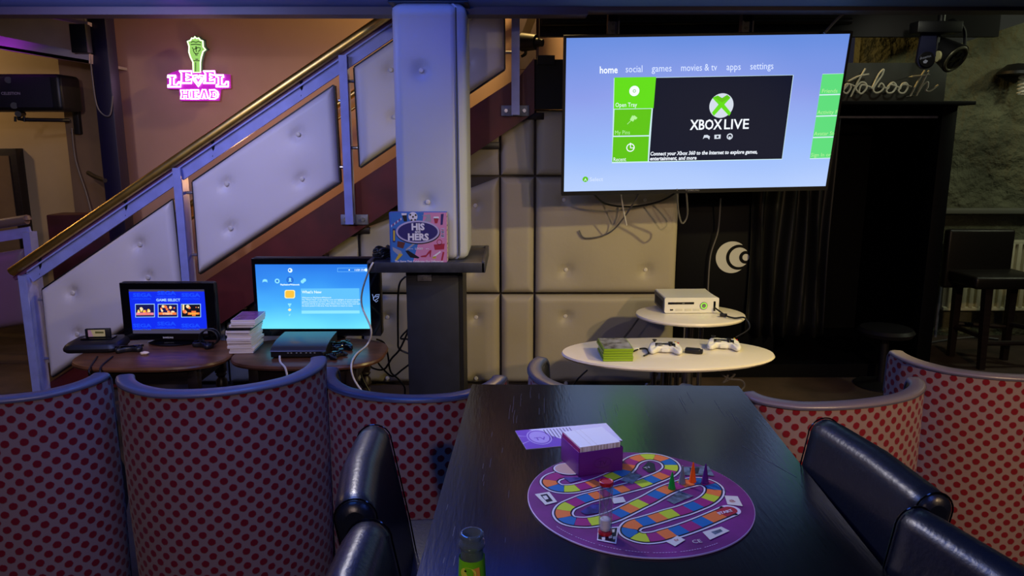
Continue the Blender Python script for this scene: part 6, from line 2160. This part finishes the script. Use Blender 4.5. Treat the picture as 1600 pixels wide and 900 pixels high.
# height from the top front-left corner pixel
r_ = ray(903, 708); t_h = q0.y / r_.y; Hc = CH + r_.z * t_h - ZB
rzc = math.atan2(ux.y, ux.x)
cb = thing('card_box', 'open purple card box standing on the edge of the game board', 'card box', tuple(q0 + ux * Wc / 2 + uy * Dc / 2), rzc)
th = .0018
M['cardbox'] = mat('purple_card', rgb(104, 30, 124), .4)
w2, d2 = Wc / 2, Dc / 2
mb = MB()
mb.box(-w2, w2, -d2, d2, 0, th)
mb.box(-w2, w2, -d2, -d2 + th, 0, Hc, bev=.0005); mb.box(-w2, w2, d2 - th, d2, 0, Hc * .98, bev=.0005)
mb.box(-w2, -w2 + th, -d2, d2, 0, Hc, bev=.0005); mb.box(w2 - th, w2, -d2, d2, 0, Hc, bev=.0005)
body = mb.build('box', M['cardbox'], cb)
mb = MB()
pcb = Plane((0, -d2 - .0003, 0), (1, 0, 0), (0, 0, 1)); pcb.n = Vector((0, -1, 0))
def oval(r1, r2, dz, wd):
    n = 30
    vs = []
    for k in range(n):
        t = 2 * PI * k / n
        vs += [pcb.pt(.004 + r1 * math.cos(t), Hc * .46 + r2 * math.sin(t), dz), pcb.pt(.004 + (r1 - wd) * math.cos(t), Hc * .46 + (r2 - wd) * math.sin(t), dz)]
    mb.add(vs, [[2 * k, 2 * ((k + 1) % n), 2 * ((k + 1) % n) + 1, 2 * k + 1] for k in range(n)])
oval(.022, .0125, .0003, .0008)
vs, fs = text_mesh('TV', 'CENTER', 0, 0, 0)
mb.add([pcb.pt(.004 + p[0] * .016, Hc * .46 - .006 + p[1] * .016, .0003) for p in vs], fs)
mb.build('embossed_emblem', mat('faint_emblem', rgb(86, 22, 100), .3), cb, None, 0)
# cards: white block of cards with a textured front edge
card_h = .0 + Hc + .014
M['cards'] = mat('card_paper', rgb(232, 228, 226), .6)
edge_m = [mat('card_edge_a', rgb(226, 220, 208), .6), mat('card_edge_b', rgb(196, 186, 170), .6), mat('card_edge_c', rgb(240, 236, 230), .6)]
rnd = random.Random(4)
groups = 26
x = -w2 + .004
step = (Wc - .010) / groups
mbs = MB()
for k in range(groups):
    mbs.box(x, x + step, -d2 + .003 + rnd.uniform(0, .0006), d2 - .003, .002, card_h - .003, rnd.randrange(3))
    x += step
mbs.box(-w2 + .004, w2 - .006, -d2 + .003, d2 - .003, card_h - .0032, card_h - .0022, 2)
for _x in (.3, .42):
    mbs.box(-w2 + Wc * _x, -w2 + Wc * _x + .0006, -d2 + .003, d2 - .003, card_h - .0024, card_h - .002, 1)
cds = mbs.build('card_stack', edge_m, None)
cds.location = cb.location + Vector((0, 0, .0)); cds.rotation_euler = (0, 0, rzc)
tag(cds, 'thick block of white quiz cards filling the purple card box', 'cards', None, 'stuff')
mb = MB(); mb.box(-w2 + .0015, -w2 + .0035, -d2 + .003, d2 - .002, .002, card_h - .005); mb.build('divider', mat('magenta_card', rgb(150, 20, 100), .4), cb)

# leaflet
zl_ = ZT + .0016
l0, l1, l2 = PZ(805, 673, zl_), PZ(820, 702, zl_), PZ(947, 661, zl_)
lu = (l2 - l0).normalized(); lv = (l1 - l0); LH = abs((l1 - l0).dot(Vector((lu.y, -lu.x, 0)))); LW = (l2 - l0).length
lv = Vector((lu.y, -lu.x, 0))
lf = thing('leaflet', 'folded purple and white instruction leaflet beside the card box', 'leaflet', tuple(l0 + lu * LW / 2 + lv * LH / 2))
ppl = Plane(l0, lu, -lv)
def lq(a, b, h=0):
    return l0 + lu * (a * LW) + lv * (b * LH) + Vector((0, 0, h))
mb = MB()
mb.prism([lq(0, 0), lq(1, 0), lq(1, 1), lq(0, 1)], (0, 0, -.0012), 0)
mb.add([lq(0, 0, .0002), lq(.14, 0, .0002), lq(.24, .18, .0002), lq(.40, .62, .0002), lq(.62, .85, .0002), lq(1, 1, .0002), lq(0, 1, .0002)], [list(range(7))[::-1]], 1)
def oval2(r1, r2, ci, h, cx_=.2, cy__=.46):
    mb.add([lq(cx_ + r1 * math.cos(2 * PI * k / 30), cy__ + r2 * math.sin(2 * PI * k / 30), h) for k in range(30)], [list(range(30))], ci)
oval2(.125, .40, 2, .0004); oval2(.112, .36, 1, .0005); oval2(.10, .32, 2, .0006)
vs, fs = text_mesh('TV', 'CENTER', .02, 0, 0)
mb.add([lq(.2, .62, .0008) + lu * (p[0] * .024) - lv * (p[1] * .026) for p in vs], fs, 1)
for k in range(9):
    a0 = .29 + k * .035
    b1 = .62 - k * .02 + .04 * (k > 4)
    mb.add([lq(a0, .08, .0005), lq(a0 + .009, .08, .0005), lq(a0 + .009 , b1, .0005), lq(a0, b1, .0005)], [[0, 1, 2, 3]], 3)
mb.add([lq(0, .28, .0004), lq(.08, .36, .0004), lq(.08, .38, .0004), lq(0, .32, .0004)], [[0, 1, 2, 3]], 2)
mb.add([lq(0, .7, .0004), lq(.08, .6, .0004), lq(.08, .62, .0004), lq(0, .74, .0004)], [[0, 1, 2, 3]], 2)
mb.build('printed_sheet', [mat('leaflet_white', rgb(214, 210, 226), .45), mat('leaflet_purple', rgb(120, 78, 176), .4), mat('leaflet_lilac', rgb(178, 158, 214), .4), mat('leaflet_text', rgb(86, 70, 110), .5)], lf, True, 0)

# pawns
for (x, yb_q, yt_q, nm, c) in ((1049.5, 766, 737, 'green', rgb(20, 150, 50)), (1065.5, 758, 727, 'silver', rgb(150, 156, 168)), (1082, 755, 722, 'orange', rgb(238, 90, 20)), (1101.5, 757, 724.5, 'purple', rgb(78, 26, 110))):
    b_p = PZ(x, yb_q - 2.5, ZBd + .0015)
    r_ = ray(x, yt_q); hh = CH + r_.z * (b_p.y / r_.y) - b_p.z
    mb = MB(); mb.lathe([(.0, 0), (.0082, .0), (.0085, .003), (.0075, .006), (.0018, hh - .003), (.0012, hh - .0008), (0, hh)], tuple(b_p), 20)
    tag(mb.build('game_pawn', mat('pawn_' + nm, c, .25, metal=.6 if nm == 'silver' else 0), None, True), nm + ' cone-shaped playing pawn on the game board', 'game piece', 'playing pawns on the board')

# sand timer
bt_ = PZ(945.5, 833, ZBd + .0022)
r_ = ray(945.5, 751); TH = CH + r_.z * (bt_.y / r_.y) - bt_.z
TR_ = .0133
tm = thing('sand_timer', 'sand timer with red caps standing on the game board', 'sand timer', tuple(bt_))
M['redcap'] = mat('red_translucent', rgb(190, 34, 44), .25)
def glassmat(name, col=(1, 1, 1, 1), rough=.02):
    m = bpy.data.materials.new(name); m.use_nodes = True
    nt = m.node_tree; b = nt.nodes['Principled BSDF']
    b.inputs['Base Color'].default_value = col
    b.inputs['Roughness'].default_value = rough
    b.inputs['Transmission Weight'].default_value = 1
    b.inputs['IOR'].default_value = 1.45
    return m
def thinglass(name, tint, k0, k1, rough=.04):
    m = bpy.data.materials.new(name); m.use_nodes = True
    nt = m.node_tree; nt.nodes.remove(nt.nodes['Principled BSDF'])
    out = nt.nodes['Material Output']
    t = nt.nodes.new('ShaderNodeBsdfTransparent'); t.inputs[0].default_value = tint
    g = nt.nodes.new('ShaderNodeBsdfPrincipled'); g.inputs['Roughness'].default_value = rough
    g.inputs['Base Color'].default_value = rgb(150, 165, 170); g.inputs['Specular IOR Level'].default_value = 1.0; g.inputs['Metallic'].default_value = .6
    lw_ = nt.nodes.new('ShaderNodeLayerWeight'); lw_.inputs[0].default_value = .35
    mr = nt.nodes.new('ShaderNodeMapRange'); mr.inputs[3].default_value = k0; mr.inputs[4].default_value = k1
    nt.links.new(lw_.outputs['Facing'], mr.inputs[0])
    mx = nt.nodes.new('ShaderNodeMixShader')
    nt.links.new(mr.outputs[0], mx.inputs[0]); nt.links.new(t.outputs[0], mx.inputs[1]); nt.links.new(g.outputs[0], mx.inputs[2])
    nt.links.new(mx.outputs[0], out.inputs[0])
    return m
M['glass'] = thinglass('clear_glass', (.9, .96, .96, 1), .24, .95)
M['glass_thin'] = thinglass('clear_plastic_tube', (.98, .98, .98, 1), .06, .8, .12)
mb = MB(); mb.lathe([(TR_, 0), (TR_ + .0006, .002), (TR_, .007), (0, .007)], (0, 0, 0), 32); mb.build('cap', M['redcap'], tm)
mb = MB(); mb.lathe([(TR_, TH - .008), (TR_ + .0006, TH - .006), (TR_ + .0004, TH - .001), (TR_ - .001, TH), (TR_ - .003, TH - .0015), (0, TH - .0015)], (0, 0, 0), 32); mb.build('cap', M['redcap'], tm)
mb = MB(); mb.lathe([(TR_ - .0003, .007), (TR_ - .0003, TH - .008)], (0, 0, 0), 32)
mb.f = [f for f in mb.f if len(f) == 4]; mb.m = mb.m[:len(mb.f)]
ob = mb.build('tube', M['glass_thin'], tm, smooth=60)
mb = MB(); gl = []
for k in range(25):
    v = k / 24
    z = .0085 + (TH - .018) * v
    rr_g = .0008 + (TR_ - .0035) * (abs(v - .5) * 2) ** .55 * (1 - .0 * v)
    gl.append((min(rr_g, TR_ - .0022), z))
mb.lathe(gl, (0, 0, 0), 48)
mb.f = [f for f in mb.f if len(f) == 4]; mb.m = mb.m[:len(mb.f)]
ob = mb.build('glass_bulb', M['glass_thin'], tm, smooth=70)
mb = MB(); mb.lathe([(0, .0088), (TR_ - .0032, .0088), (TR_ - .0032, .030), (TR_ - .005, .0318), (0, .033)], (0, 0, 0), 28); mb.build('sand', mat('white_sand', rgb(236, 232, 230), .8), tm)

# bottle
zb_t = ZT + .24
r_ = ray(737, 832)
tb_ = (zb_t - CH) / r_.z
bp_ = Vector((r_.x * tb_, r_.y * tb_, ZT + .0005))
bo_ = thing('drink_bottle', 'clear glass drink bottle with green neck label at the bottom edge of the table', 'bottle', tuple(bp_))
sc_b = 1.0
prof = [(0.0, .004), (.026, .0), (.030, .004), (.0305, .02), (.0305, .115), (.028, .135), (.021, .160), (.0178, .175), (.0168, .195), (.0150, .215), (.0148, .2185), (.0172, .2205), (.0178, .2245), (.0168, .2285), (.0148, .2305), (.0146, .2335), (.0160, .2355), (.0160, .2385), (.0145, .240)]
inner = [(.0125, .240), (.0122, .236), (.0118, .22), (.0135, .195), (.0150, .175), (.0185, .160), (.0255, .135), (.028, .115), (.028, .02), (0.0, .010)]
mb = MB(); mb.lathe(prof + inner, (0, 0, 0), 40); mb.build('glass', M['glass'], bo_, smooth=60)
mb = MB()
mb.lathe([(.0172, .2055), (.0180, .190), (.0186, .176), (.0215, .162), (.0288, .137)], (0, 0, 0), 40)
mb.f = [f for f in mb.f if len(f) == 4]; mb.m = mb.m[:len(mb.f)]
lbm = mat('lime_label', rgb(104, 186, 24), .4, noise=(40, .15))
lab_o = mb.build('neck_label', lbm, bo_, smooth=60)
# lemon picture on the label
mb = MB()
def onneck(a, z, off=.0006):
    rr_g = .0172 + (.2055 - z) * .055 + off
    return Vector((rr_g * math.sin(a), -rr_g * math.cos(a), z))
mb.add([onneck(-.25 + .62 * math.cos(2 * PI * k / 20), .1895 + .0085 * math.sin(2 * PI * k / 20)) for k in range(20)], [list(range(20))], 0)
mb.add([onneck(a, z, .0005) for a, z in ((.15, .1965), (.62, .1975), (.66, .184), (.2, .182))], [[0, 1, 2, 3]], 1)
mb.add([onneck(-.45 + .09 * math.cos(2 * PI * k / 10), .193 + .0015 * math.sin(2 * PI * k / 10), .0009) for k in range(10)], [list(range(10))], 2)
mb.build('fruit_print', [mat('lemon_print', rgb(196, 204, 70), .4), mat('orange_print', rgb(214, 150, 60), .4), M['black']], lab_o, smooth=60)
